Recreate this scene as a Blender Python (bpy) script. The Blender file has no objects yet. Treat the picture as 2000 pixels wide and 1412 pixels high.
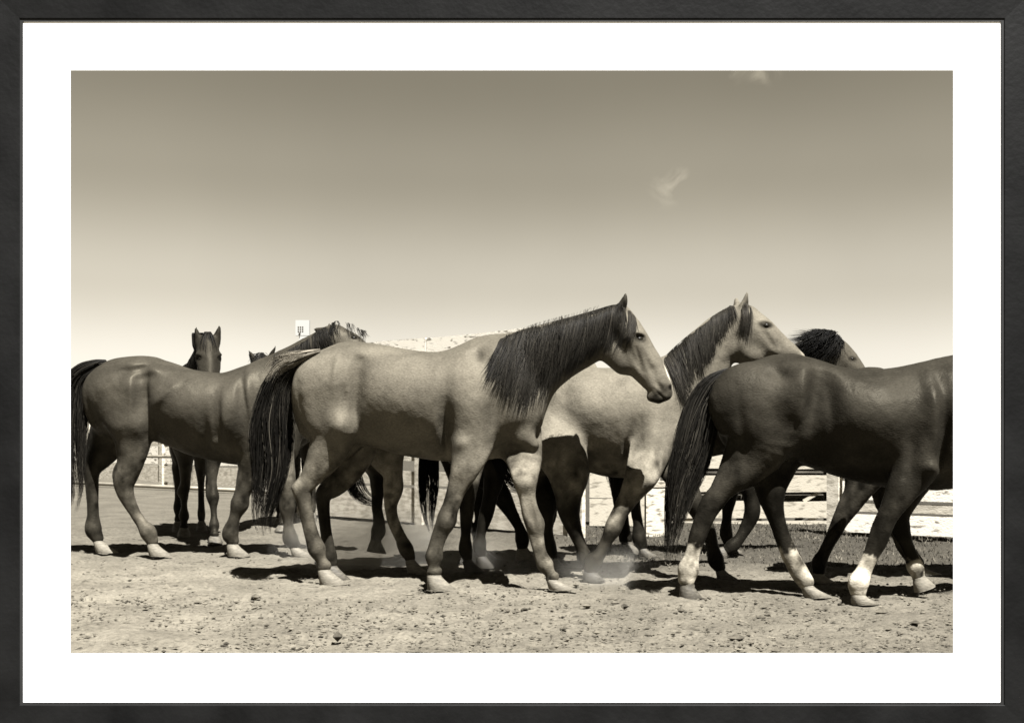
import bpy, math, random
import numpy as np
from mathutils import Vector
from mathutils.bvhtree import BVHTree
random.seed(7); rng = np.random.default_rng(7)

# ------------------------------------------------------------------ camera, sky, sun, exposure
FP = 2300.0      # focal length in photo pixels (2000 wide)
CH = 0.92        # camera height
HV = 860.0       # horizon row
scn = bpy.context.scene
COL = scn.collection
cam_d = bpy.data.cameras.new("camera"); cam = bpy.data.objects.new("camera", cam_d); COL.objects.link(cam)
cam.location = (0, 0, CH); cam.rotation_euler = (math.pi/2, 0, 0)
cam_d.sensor_width = 36; cam_d.lens = 36*FP/2000; cam_d.shift_y = (HV-706)/2000
cam_d.clip_start = 0.05; cam_d.clip_end = 3000
scn.camera = cam
scn.view_settings.view_transform = 'Standard'; scn.view_settings.look = 'None'
scn.view_settings.exposure = 2.3; scn.view_settings.gamma = 1.0
scn.view_settings.use_curve_mapping = False
scn.cycles.filter_width = 1.6
SUN = Vector((-0.22, 0.475, -0.852)).normalized()
sd = bpy.data.lights.new("sun", 'SUN'); sd.energy = 5.0; sd.angle = math.radians(0.5); sd.color = (1.0, 0.985, 0.965)
so = bpy.data.objects.new("sun", sd); COL.objects.link(so); so.location = (2, -3, 8)
so.rotation_euler = SUN.to_track_quat('-Z', 'Y').to_euler()
w = bpy.data.worlds.new("World"); scn.world = w; w.use_nodes = True
nt = w.node_tree; N = nt.nodes; L = nt.links
for n in list(N): N.remove(n)
def nn(t, **k):
    n = N.new(t)
    for a, b in k.items(): setattr(n, a, b)
    return n
out = nn('ShaderNodeOutputWorld'); bg = nn('ShaderNodeBackground')
sky = nn('ShaderNodeTexSky'); sky.sky_type = 'NISHITA'; sky.sun_disc = False
sky.sun_elevation = math.asin(-SUN.z); sky.sun_rotation = math.atan2(-SUN.x, -SUN.y)
sky.dust_density = 1.0
bw = nn('ShaderNodeSeparateColor')                 # a red filter over black and white film
tc = nn('ShaderNodeTexCoord'); sx = nn('ShaderNodeSeparateXYZ'); ramp = nn('ShaderNodeValToRGB')
L.new(sky.outputs[0], bw.inputs[0]); pw = nn('ShaderNodeMath', operation='POWER'); pw.inputs[1].default_value = .35; L.new(bw.outputs[0], pw.inputs[0]); L.new(tc.outputs['Generated'], sx.inputs[0])
L.new(sx.outputs['Z'], ramp.inputs[0])
cr = ramp.color_ramp; cr.interpolation = 'EASE'
SKYR = [(0.0, 1.0), (0.06, 0.93), (0.13, 0.68), (0.22, 0.44), (0.30, 0.33), (0.50, 0.08), (1.0, 0.025)]
while len(cr.elements) < len(SKYR): cr.elements.new(0.5)
for e, (p, v) in zip(cr.elements, SKYR): e.position = p; e.color = (v, v, v, 1)
mul = nn('ShaderNodeMath', operation='MULTIPLY'); L.new(pw.outputs[0], mul.inputs[0]); L.new(ramp.outputs[0], mul.inputs[1])
# thin wisps of cloud
nl = nn('ShaderNodeTexNoise'); nl.inputs['Scale'].default_value = 3.0; nl.inputs['Detail'].default_value = 4; L.new(tc.outputs['Generated'], nl.inputs['Vector'])
nm = nn('ShaderNodeMapRange'); nm.inputs[1].default_value = .3; nm.inputs[2].default_value = .7; nm.inputs[3].default_value = 1.10; nm.inputs[4].default_value = 1.24; L.new(nl.outputs[0], nm.inputs[0])
nz = nn('ShaderNodeTexNoise'); nz.inputs['Scale'].default_value = 34; nz.inputs['Detail'].default_value = 6
nz.inputs['Distortion'].default_value = 1.2
L.new(tc.outputs['Generated'], nz.inputs['Vector'])
acc = None
def skydir(u, v): return Vector(((u-1000)/FP, 1, (HV-v)/FP)).normalized()
for (u, v, rad, a) in [(1300, 370, .020, .8), (1325, 345, .012, .7), (1490, 130, .020, 2.4), (1435, 140, .013, .9)]:
    d = nn('ShaderNodeVectorMath', operation='DISTANCE'); d.inputs[1].default_value = skydir(u, v)
    L.new(tc.outputs['Generated'], d.inputs[0])
    m = nn('ShaderNodeMapRange'); m.inputs[1].default_value = rad; m.inputs[2].default_value = rad*.1
    m.inputs[3].default_value = 0; m.inputs[4].default_value = a; m.interpolation_type = 'SMOOTHSTEP'
    L.new(d.outputs['Value'], m.inputs[0])
    if acc is None: acc = m.outputs[0]
    else:
        s = nn('ShaderNodeMath', operation='ADD'); L.new(acc, s.inputs[0]); L.new(m.outputs[0], s.inputs[1]); acc = s.outputs[0]
mr = nn('ShaderNodeMapRange'); mr.inputs[1].default_value = .47; mr.inputs[2].default_value = .68
L.new(nz.outputs[0], mr.inputs[0])
cl = nn('ShaderNodeMath', operation='MULTIPLY'); L.new(acc, cl.inputs[0]); L.new(mr.outputs[0], cl.inputs[1])
cl2 = nn('ShaderNodeMath', operation='MULTIPLY_ADD'); L.new(cl.outputs[0], cl2.inputs[0]); cl2.inputs[1].default_value = .55
L.new(nm.outputs[0], cl2.inputs[2])
mul2 = nn('ShaderNodeMath', operation='MULTIPLY'); L.new(mul.outputs[0], mul2.inputs[0]); L.new(cl2.outputs[0], mul2.inputs[1])
tint = nn('ShaderNodeMix', data_type='RGBA')
tint.inputs[6].default_value = (1.14, 1.0, .70, 1); tint.inputs[7].default_value = (1.055, 1.0, .88, 1)
L.new(ramp.outputs[0], tint.inputs[0])
vm = nn('ShaderNodeVectorMath', operation='SCALE'); L.new(tint.outputs[2], vm.inputs[0]); L.new(mul2.outputs[0], vm.inputs['Scale'])
L.new(vm.outputs[0], bg.inputs[0]); bg.inputs[1].default_value = 0.10
L.new(bg.outputs[0], out.inputs[0])

# ------------------------------------------------------------------ helpers
def P(u, v, Y): return ((u-1000)*Y/FP, Y, CH+(HV-v)*Y/FP)
def sep(l):
    k = min(max(l/.6, 0), 1)
    return (l*(1.12-.06*k), l, l*(.76+.11*k), 1)
def tag(o, label=None, cat=None, group=None, kind=None):
    if label: o['label'] = label
    if cat: o['category'] = cat
    if group: o['group'] = group
    if kind: o['kind'] = kind
    return o
def empty(name, loc=(0, 0, 0), rz=0):
    o = bpy.data.objects.new(name, None); COL.objects.link(o); o.location = loc; o.rotation_euler = (0, 0, rz)
    o.empty_display_size = .1
    return o
def mesh_obj(name, verts, faces, mat, parent=None, off=(0, 0, 0), smooth=False, cols=None):
    me = bpy.data.meshes.new(name)
    V = np.asarray(verts, dtype=np.float32) - np.asarray(off, dtype=np.float32)
    if isinstance(faces, np.ndarray):
        nf, k = faces.shape
        me.vertices.add(len(V)); me.vertices.foreach_set('co', V.ravel())
        me.loops.add(nf*k); me.loops.foreach_set('vertex_index', faces.ravel().astype(np.int32))
        me.polygons.add(nf); me.polygons.foreach_set('loop_start', np.arange(0, nf*k, k, dtype=np.int32))
        me.update(calc_edges=True); me.validate()
    else:
        me.from_pydata([tuple(map(float, p)) for p in V], [], faces); me.update()
    if cols is not None:
        a = me.color_attributes.new('coat', 'FLOAT_COLOR', 'POINT')
        c = np.ones((len(V), 4), dtype=np.float32); c[:, :cols.shape[1]] = cols
        a.data.foreach_set('color', c.ravel())
    if smooth: me.polygons.foreach_set('use_smooth', np.ones(len(me.polygons), dtype=bool))
    me.materials.append(mat)
    o = bpy.data.objects.new(name, me); COL.objects.link(o)
    if parent: o.parent = parent
    return o
def box_mesh(c, s, rz=0, jit=0):
    hx, hy, hz = s[0]/2, s[1]/2, s[2]/2
    v = [(-hx,-hy,-hz),(hx,-hy,-hz),(hx,hy,-hz),(-hx,hy,-hz),(-hx,-hy,hz),(hx,-hy,hz),(hx,hy,hz),(-hx,hy,hz)]
    ca, sa = math.cos(rz), math.sin(rz)
    v = [(c[0]+x*ca-y*sa, c[1]+x*sa+y*ca, c[2]+z+random.uniform(-jit, jit)) for x, y, z in v]
    f = [(0,3,2,1),(4,5,6,7),(0,1,5,4),(1,2,6,5),(2,3,7,6),(3,0,4,7)]
    return v, f
def join(parts):
    V = []; F = []
    for v, f in parts:
        b = len(V); V += list(v); F += [tuple(i+b for i in q) for q in f]
    return V, F
# value noise on arrays
_perm = rng.random((64, 64, 64)).astype(np.float32)
def vnoise(x, y, z=0.0):
    x = np.asarray(x, dtype=np.float64); y = np.asarray(y, dtype=np.float64); z = np.asarray(z, dtype=np.float64)+np.zeros_like(x)
    xi = np.floor(x).astype(int); yi = np.floor(y).astype(int); zi = np.floor(z).astype(int)
    fx = x-xi; fy = y-yi; fz = z-zi
    fx = fx*fx*(3-2*fx); fy = fy*fy*(3-2*fy); fz = fz*fz*(3-2*fz)
    r = 0
    for a in (0, 1):
        for b in (0, 1):
            for c in (0, 1):
                r = r + _perm[(xi+a) % 64, (yi+b) % 64, (zi+c) % 64]*(fx if a else 1-fx)*(fy if b else 1-fy)*(fz if c else 1-fz)
    return r
def fbm(x, y, z=0.0, o=4):
    r = 0; a = .5; f = 1.0
    for i in range(o):
        r = r + a*vnoise(x*f+i*7.3, y*f+i*3.1, np.asarray(z)*f+i*5.7); a *= .5; f *= 2.03
    return r

# ------------------------------------------------------------------ materials
def newmat(name):
    m = bpy.data.materials.new(name); m.use_nodes = True
    b = m.node_tree.nodes['Principled BSDF']
    return m, m.node_tree.nodes, m.node_tree.links, b
def noise_mat(name, l1, l2, scale, rough=.8, spec=.3, bump=0, bscale=None, stretch=(1,1,1), thr=(.35,.65), neutral=False, detail=6, l3=None, s3=1):
    m, Nn, Ll, b = newmat(name)
    t = Nn.new('ShaderNodeTexCoord'); mp = Nn.new('ShaderNodeMapping'); mp.inputs['Scale'].default_value = stretch
    Ll.new(t.outputs['Object'], mp.inputs[0])
    z = Nn.new('ShaderNodeTexNoise'); z.inputs['Scale'].default_value = scale; z.inputs['Detail'].default_value = detail
    Ll.new(mp.outputs[0], z.inputs['Vector'])
    r = Nn.new('ShaderNodeValToRGB'); e = r.color_ramp.elements
    e[0].position = thr[0]; e[1].position = thr[1]
    f = (lambda l: (l, l, l*.985, 1)) if neutral else sep
    e[0].color = f(l1); e[1].color = f(l2)
    Ll.new(z.outputs[0], r.inputs[0])
    Ll.new(r.outputs[0], b.inputs['Base Color'])
    b.inputs['Roughness'].default_value = rough; b.inputs['Specular IOR Level'].default_value = spec
    if bump:
        z2 = Nn.new('ShaderNodeTexNoise'); z2.inputs['Scale'].default_value = bscale or scale*3; z2.inputs['Detail'].default_value = 5
        Ll.new(mp.outputs[0], z2.inputs['Vector'])
        bp = Nn.new('ShaderNodeBump'); bp.inputs['Strength'].default_value = bump; bp.inputs['Distance'].default_value = .01
        Ll.new(z2.outputs[0], bp.inputs['Height']); Ll.new(bp.outputs[0], b.inputs['Normal'])
    return m
def coat_mat(name, rough=.5, spec=.5, mott=.22, hair=.35, sheen=0.0):
    m, Nn, Ll, b = newmat(name)
    at = Nn.new('ShaderNodeAttribute'); at.attribute_name = 'coat'
    t = Nn.new('ShaderNodeTexCoord')
    mp = Nn.new('ShaderNodeMapping'); mp.inputs['Scale'].default_value = (45, 45, 110)
    mp.inputs['Rotation'].default_value = (0, .25, 0)
    Ll.new(t.outputs['Object'], mp.inputs[0])
    z = Nn.new('ShaderNodeTexNoise'); z.inputs['Scale'].default_value = 1.5; z.inputs['Detail'].default_value = 5
    Ll.new(mp.outputs[0], z.inputs['Vector'])
    z3 = Nn.new('ShaderNodeTexNoise'); z3.inputs['Scale'].default_value = 5; z3.inputs['Detail'].default_value = 5
    Ll.new(t.outputs['Object'], z3.inputs['Vector'])
    a = Nn.new('ShaderNodeMapRange'); a.inputs[1].default_value = .3; a.inputs[2].default_value = .7
    a.inputs[3].default_value = 1-mott; a.inputs[4].default_value = 1+mott
    Ll.new(z3.outputs[0], a.inputs[0])
    a2 = Nn.new('ShaderNodeMapRange'); a2.inputs[1].default_value = .3; a2.inputs[2].default_value = .7
    a2.inputs[3].default_value = .76; a2.inputs[4].default_value = 1.24
    Ll.new(z.outputs[0], a2.inputs[0])
    mm = Nn.new('ShaderNodeMath'); mm.operation = 'MULTIPLY'; Ll.new(a.outputs[0], mm.inputs[0]); Ll.new(a2.outputs[0], mm.inputs[1])
    sc = Nn.new('ShaderNodeVectorMath'); sc.operation = 'SCALE'; Ll.new(at.outputs['Color'], sc.inputs[0]); Ll.new(mm.outputs[0], sc.inputs['Scale'])
    Ll.new(sc.outputs[0], b.inputs['Base Color'])
    b.inputs['Roughness'].default_value = rough; b.inputs['Specular IOR Level'].default_value = spec
    z5 = Nn.new('ShaderNodeTexNoise'); z5.inputs['Scale'].default_value = 17; z5.inputs['Detail'].default_value = 3; Ll.new(t.outputs['Object'], z5.inputs['Vector'])
    b0 = Nn.new('ShaderNodeBump'); b0.inputs['Strength'].default_value = .2; b0.inputs['Distance'].default_value = .022; Ll.new(z5.outputs[0], b0.inputs['Height'])
    rr = Nn.new('ShaderNodeMapRange'); rr.inputs[1].default_value = .3; rr.inputs[2].default_value = .7; rr.inputs[3].default_value = rough-.08; rr.inputs[4].default_value = rough+.16
    Ll.new(z3.outputs[0], rr.inputs[0]); Ll.new(rr.outputs[0], b.inputs['Roughness'])
    b.inputs['Specular Tint'].default_value = (1.0, .9, .68, 1)
    bp = Nn.new('ShaderNodeBump'); bp.inputs['Strength'].default_value = hair; bp.inputs['Distance'].default_value = .006
    Ll.new(b0.outputs[0], bp.inputs['Normal']); Ll.new(z.outputs[0], bp.inputs['Height']); Ll.new(bp.outputs[0], b.inputs['Normal'])
    return m
M_COAT = coat_mat('short_coat', .5, .07)
M_GLOSS = coat_mat('glossy_coat', .44, .09)
M_DARK = coat_mat('dark_coat', .46, .05, mott=.3)
def hair_mat():
    m, Nn, Ll, b = newmat('long_hair')
    at = Nn.new('ShaderNodeAttribute'); at.attribute_name = 'coat'
    Ll.new(at.outputs['Color'], b.inputs['Base Color'])
    b.inputs['Roughness'].default_value = .55; b.inputs['Specular IOR Level'].default_value = .07
    return m
M_HAIR = hair_mat()
M_HOOF = noise_mat('hoof_horn', .03, .065, 30, .7, .3, .3, 60, stretch=(1,1,4))
M_HOOFP = noise_mat('pale_hoof_horn', .07, .12, 30, .75, .3, .3, 60, stretch=(1,1,4))
M_HOOFD = noise_mat('dark_hoof_horn', .015, .03, 30, .7, .3, .3, 60, stretch=(1,1,4))
M_EYE, _a, _b, eb = newmat('eye_dark'); eb.inputs['Base Color'].default_value = (.008, .007, .005, 1); eb.inputs['Roughness'].default_value = .3; eb.inputs['Specular IOR Level'].default_value = .06

# ------------------------------------------------------------------ implicit body field
def cres(pts, n=4):
    """Catmull-Rom through rows of numbers"""
    p = np.asarray(pts, dtype=float)
    if len(p) < 3:
        t = np.linspace(0, 1, n+1)[:, None]; return p[0]*(1-t)+p[-1]*t
    q = np.vstack([2*p[0]-p[1], p, 2*p[-1]-p[-2]]); out = []
    for i in range(1, len(q)-2):
        a, b, c, d = q[i-1], q[i], q[i+1], q[i+2]
        for t in np.arange(n)/n:
            out.append(.5*((2*b)+(-a+c)*t+(2*a-5*b+4*c-d)*t*t+(-a+3*b-3*c+d)*t**3))
    out.append(q[-2]); return np.array(out)
class Field:
    def __init__(s, lo, hi, h):
        s.lo = np.array(lo, float); s.h = h
        s.n = np.ceil((np.array(hi)-s.lo)/h).astype(int)+1
        s.F = np.full(s.n, 1.0, dtype=np.float32)
    def block(s, lo, hi):
        a = np.clip(np.floor((np.array(lo)-s.lo)/s.h).astype(int), 0, s.n-1)
        b = np.clip(np.ceil((np.array(hi)-s.lo)/s.h).astype(int)+1, 1, s.n)
        X = (s.lo[0]+s.h*np.arange(a[0], b[0], dtype=np.float32))[:, None, None]
        Y = (s.lo[1]+s.h*np.arange(a[1], b[1], dtype=np.float32))[None, :, None]
        Z = (s.lo[2]+s.h*np.arange(a[2], b[2], dtype=np.float32))[None, None, :]
        return (slice(a[0], b[0]), slice(a[1], b[1]), slice(a[2], b[2])), X.astype(np.float32), Y.astype(np.float32), Z.astype(np.float32)
    def smin(s, sl, v, k):
        A = s.F[sl]
        h = np.maximum(k-np.abs(A-v), 0)/k
        s.F[sl] = np.minimum(A, v)-h*h*k*.25
    def ssub(s, sl, v, k):
        A = s.F[sl]; B = -v
        h = np.maximum(k-np.abs(A-B), 0)/k
        s.F[sl] = np.maximum(A, B)+h*h*k*.25
    @staticmethod
    def seg(X, Y, Z, a, b):
        ax, ay, az, ra, la = a; bx, by, bz, rb, lb = b
        ex, ez = bx-ax, bz-az; L2 = ex*ex+ez*ez+1e-9
        t = np.clip(((X-ax)*ex+(Z-az)*ez)/L2, 0, 1)
        d2 = (X-ax-t*ex)**2+(Z-az-t*ez)**2
        yc = ay+t*(by-ay); r = ra+t*(rb-ra); l = la+t*(lb-la)
        q = np.sqrt(d2/(r*r)+((Y-yc)/l)**2)
        return (q-1)*np.minimum(r, l)
    def chain(s, pts, k=.03, n=5, sub=False):
        p = cres(pts, n); p[:, 3:] = np.maximum(p[:, 3:], .006)
        rm = p[:, 3:].max(1)+k+.02
        lo = (p[:, :3]-rm[:, None]).min(0); hi = (p[:, :3]+rm[:, None]).max(0)
        sl, X, Y, Z = s.block(lo, hi)
        X2 = X[:, 0, :]; Z2 = Z[0, 0, :][None]; best = None
        for i in range(len(p)-1):
            ax, ay, az, ra, la = p[i]; bx, by, bz, rb, lb = p[i+1]
            ex, ez = bx-ax, bz-az; L2 = ex*ex+ez*ez+1e-9
            t = np.clip(((X2-ax)*ex+(Z2-az)*ez)/L2, 0, 1); d2 = (X2-ax-t*ex)**2+(Z2-az-t*ez)**2
            cur = [d2, ay+t*(by-ay), ra+t*(rb-ra), la+t*(lb-la)]
            if best is None: best = cur
            else:
                m = d2 < best[0]; best = [np.where(m, c, o_) for c, o_ in zip(cur, best)]
        d2, yc, r, l = [q.astype(np.float32)[:, None, :] for q in best]
        V = (np.sqrt(d2/(r*r)+((Y-yc)/l)**2)-1)*np.minimum(r, l)
        (s.ssub if sub else s.smin)(sl, V, k)
    def torso(s, st, k=.03, ex=2.25):
        """st rows: x, yc, ztop, zbot, w"""
        p = cres(st, 6); xs = p[:, 0]; o = np.argsort(xs); p = p[o]; xs = p[:, 0]
        lo = [xs[0]-.08, (p[:, 1]-p[:, 4]).min()-.08, p[:, 3].min()-.08]; hi = [xs[-1]+.08, (p[:, 1]+p[:, 4]).max()+.08, p[:, 2].max()+.08]
        sl, X, Y, Z = s.block(lo, hi)
        x = X[:, 0, 0]; xc = np.clip(x, xs[0], xs[-1])
        f = lambda c: np.interp(xc, xs, p[:, c])[:, None, None]
        yc, zt, zb, w_ = f(1), f(2), f(3), f(4)
        cz = zt*.60+zb*.40; hU = np.maximum(zt-cz, .02); hL = np.maximum(cz-zb, .02); w_ = np.maximum(w_, .02)
        hh = np.where(Z > cz, hU, hL)
        
        ay = np.abs((Y-yc)/w_); az = np.abs((Z-cz)/hh)
        q = np.where(Z > cz, (ay**ex+az**ex)**(1/ex), (ay**1.78+az**1.78)**(1/1.78))
        v = (q-1)*np.minimum(w_, np.minimum(hU, hL))
        e = np.abs(x-xc)[:, None, None]
        v = np.where(e > 0, np.sqrt(np.maximum(v, 0)**2+e*e), v)
        s.smin(sl, v.astype(np.float32), k)
    def mesh(s, smooth=2):
        F = s.F; S = F < 0
        n0, n1, n2 = F.shape
        C = np.zeros((n0-1, n1-1, n2-1), dtype=np.int8)
        for a in (0, 1):
            for b in (0, 1):
                for c in (0, 1): C += S[a:n0-1+a, b:n1-1+b, c:n2-1+c]
        act = (C > 0) & (C < 8)
        I = np.argwhere(act); idx = np.full(C.shape, -1, dtype=np.int32); idx[act] = np.arange(len(I))
        corner = np.array([(a, b, c) for a in (0, 1) for b in (0, 1) for c in (0, 1)])
        vals = np.stack([F[I[:, 0]+c[0], I[:, 1]+c[1], I[:, 2]+c[2]] for c in corner], 1)
        pos = np.zeros((len(I), 3)); cnt = np.zeros(len(I))
        for a in range(8):
            for b in range(a+1, 8):
                if abs(corner[a]-corner[b]).sum() != 1: continue
                fa, fb = vals[:, a], vals[:, b]; m = (fa < 0) != (fb < 0)
                t = np.where(m, fa/np.where(m, fa-fb, 1), 0)
                pp = corner[a]+t[:, None]*(corner[b]-corner[a])
                pos[m] += pp[m]; cnt[m] += 1
        V = (I+pos/cnt[:, None])*s.h+s.lo
        Q = []
        for ax in range(3):
            sh = [slice(None)]*3; sh2 = [slice(None)]*3
            sh[ax] = slice(0, -1); sh2[ax] = slice(1, None)
            A = S[tuple(sh)]; B = S[tuple(sh2)]
            E = np.argwhere(A != B)
            o1, o2 = [i for i in range(3) if i != ax]
            ok = (E[:, o1] > 0) & (E[:, o2] > 0) & (E[:, o1] < F.shape[o1]-1) & (E[:, o2] < F.shape[o2]-1)
            E = E[ok]; flip = A[tuple(E.T)]
            def g(d1, d2):
                e = E.copy(); e[:, o1] += d1; e[:, o2] += d2; return idx[tuple(e.T)]
            q = np.stack([g(-1, -1), g(0, -1), g(0, 0), g(-1, 0)], 1)
            if ax == 1: q = q[:, ::-1]
            q[~flip] = q[~flip][:, ::-1]
            Q.append(q)
        Q = np.vstack(Q)
        Q = Q[(Q >= 0).all(1)]
        for _ in range(smooth):
            acc_ = np.zeros_like(V); c_ = np.zeros(len(V))
            for a, b in ((0, 1), (1, 2), (2, 3), (3, 0)):
                for i, j in ((a, b), (b, a)):
                    for d in range(3): acc_[:, d] += np.bincount(Q[:, i], weights=V[Q[:, j], d], minlength=len(V))
                    c_ += np.bincount(Q[:, i], minlength=len(V))
            m = c_ > 0
            V[m] = V[m]*.45+.55*acc_[m]/c_[m][:, None]
        return V, Q
def normals(V, Q):
    a = V[Q[:, 2]]-V[Q[:, 0]]; b = V[Q[:, 3]]-V[Q[:, 1]]
    n = np.cross(a, b); Nn = np.zeros_like(V)
    for i in range(4):
        for d in range(3): Nn[:, d] += np.bincount(Q[:, i], weights=n[:, d], minlength=len(V))
    return Nn/np.maximum(np.linalg.norm(Nn, axis=1), 1e-12)[:, None]

# ------------------------------------------------------------------ hair
def strands_mesh(paths, rads, name, parent, off, base, var=.35, pale=None):
    """paths: list of (K,3); rads: list of root radius"""
    K = len(paths[0]); Pn = np.array(paths); n = len(Pn)
    T = np.gradient(Pn, axis=1); T /= np.maximum(np.linalg.norm(T, axis=2, keepdims=True), 1e-9)
    up = np.array([0.0, 1.0, 0.0]); A = np.cross(T, up); A /= np.maximum(np.linalg.norm(A, axis=2, keepdims=True), 1e-6)
    B = np.cross(T, A)
    t = np.linspace(0, 1, K); prof = np.clip((1.02-t)**.6, .08, 1)*np.clip(.5+3*t, 0, 1)
    R = np.array(rads)[:, None]*prof[None]
    V = np.stack([Pn+R[..., None]*(A*math.cos(a)+B*math.sin(a)) for a in (0, 2.094, 4.189)], 2)
    V = V.reshape(-1, 3)
    b = (np.arange(n)[:, None]*K+np.arange(K-1)[None]).ravel()*3
    F = np.concatenate([np.stack([b+i, b+(i+1) % 3, b+3+(i+1) % 3, b+3+i], 1) for i in range(3)])
    base = base*.24; l = base*np.exp(rng.normal(0, var, n))
    if pale is not None: l = np.where(rng.random(n) < pale[0], pale[1]*.33*np.exp(rng.normal(0, .25, n)), l)
    ll = np.repeat(l, K*3)
    cols = np.stack([ll*1.12, ll, ll*.78], 1)
    return mesh_obj(name, V, F, M_HAIR, parent, off, True, cols)
def tail_hair(curve, Y, n, name, parent, off, base, depth=.05, rad=.0028, pale=None, clumps=26, K=20, tipspread=1.0, back=None):
    """curve rows (u,v,halfwidth px) from dock to tip"""
    c = cres(curve, 8); s_ = np.linspace(0, 1, len(c)); paths = []; rads = []
    cs = [(rng.uniform(-1, 1), rng.uniform(-1, 1), rng.uniform(.6, 1.0), rng.uniform(-1, 1)) for _ in range(clumps)]
    for i in range(n):
        a, o, t1, wv = cs[i % clumps]
        a0 = a+rng.normal(0, .30); o0 = o+rng.normal(0, .3)
        a0 = max(-1.15, min(1.15, a0))
        te = min(1, t1*rng.uniform(.82, 1.04)); tb = 0 if rng.random() < .55 else rng.uniform(0, .3)
        t = np.linspace(tb, te, K)
        g = np.linspace(0, 1, K)
        aa = a0*(1-.55*g)+a*.55*g+ .26*wv*np.sin(g*6+wv*4)*g + .05*np.sin(g*17+i)*g
        u = np.interp(t, s_, c[:, 0]); v = np.interp(t, s_, c[:, 1]); wd = np.interp(t, s_, c[:, 2])
        du = np.gradient(u); dv = np.gradient(v); m = np.hypot(du, dv)+1e-6
        u2 = u-dv/m*wd*aa; v2 = v+du/m*wd*aa
        yy = Y+depth*(.3+.7*np.sin(np.clip(t*3, 0, 1.57)))*(o0*(1-.5*g)+o*.5*g)*np.sqrt(np.maximum(.1, 1.3-a0*a0))
        paths.append(np.stack([(u2-1000)*Y/FP, yy, CH+(HV-v2)*Y/FP], 1)); rads.append(rad*rng.uniform(.6, 1.3))
    return strands_mesh(paths, rads, name, parent, off, base, .4, pale)
def mane_hair(roots, ends, Y, bvh, n, name, parent, off, base, rad=.0026, K=12, clumps=46, bow=0, pale=None, side=-1, lift=.012, flick=.0, spread=11, ylat=0, up=7):
    """roots, ends rows (u,v): hair lies on the near side of the neck"""
    r = cres([(a, b-up) for a, b in roots], 6); e = cres(ends, 6); rs = np.linspace(0, 1, len(r)); es = np.linspace(0, 1, len(e))
    cs = sorted(rng.uniform(0, 1, clumps)); cl_ = [rng.uniform(.58, 1.1) for _ in range(clumps)]; cw = [rng.uniform(-1, 1) for _ in range(clumps)]
    paths = []; rads = []
    for i in range(n):
        j = i % clumps; q = min(1, max(0, cs[j]+rng.normal(0, .018)))
        ru, rv = np.interp(q, rs, r[:, 0]), np.interp(q, rs, r[:, 1])
        eu, ev = np.interp(cs[j], es, e[:, 0]), np.interp(cs[j], es, e[:, 1])
        ln = cl_[j]*rng.uniform(.8, 1.05)
        eu = ru+(eu-ru)*ln+rng.normal(0, spread*.45); ev = rv+(ev-rv)*ln+rng.normal(0, spread*.4)
        t = np.linspace(0, 1, K)
        u = ru+(eu-ru)*(t**1.25)+bow*np.sin(t*3.14)+cw[j]*4*np.sin(t*5); v = rv+(ev-rv)*t-5*np.sin(np.clip(t*5, 0, 3.14))
        yl = rng.normal(0, ylat) if ylat else 0
        pts = []; prev = None; lf = lift*rng.uniform(.3, 1.6)
        for k in range(K):
            x, _, z = P(u[k], v[k], Y)
            hit = bvh.ray_cast(Vector((x, Y-side*-3.0, z)), Vector((0, 1 if side < 0 else -1, 0))) if bvh else (None,)
            if hit[0] is not None and abs(hit[0].y-Y) < .5: y = hit[0].y+side*lf
            else: y = prev if prev is not None else Y
            if prev is not None: y = min(y, prev+.012) if side < 0 else max(y, prev-.012)
            if k == 0: y = y*.35+Y*.65
            prev = y; pts.append((x, y+side*flick*t[k]**2+yl*min(1, .3+t[k]), z))
        paths.append(np.array(pts)); rads.append(rad*rng.uniform(.6, 1.3))
    return strands_mesh(paths, rads, name, parent, off, base, .55, pale)

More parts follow.
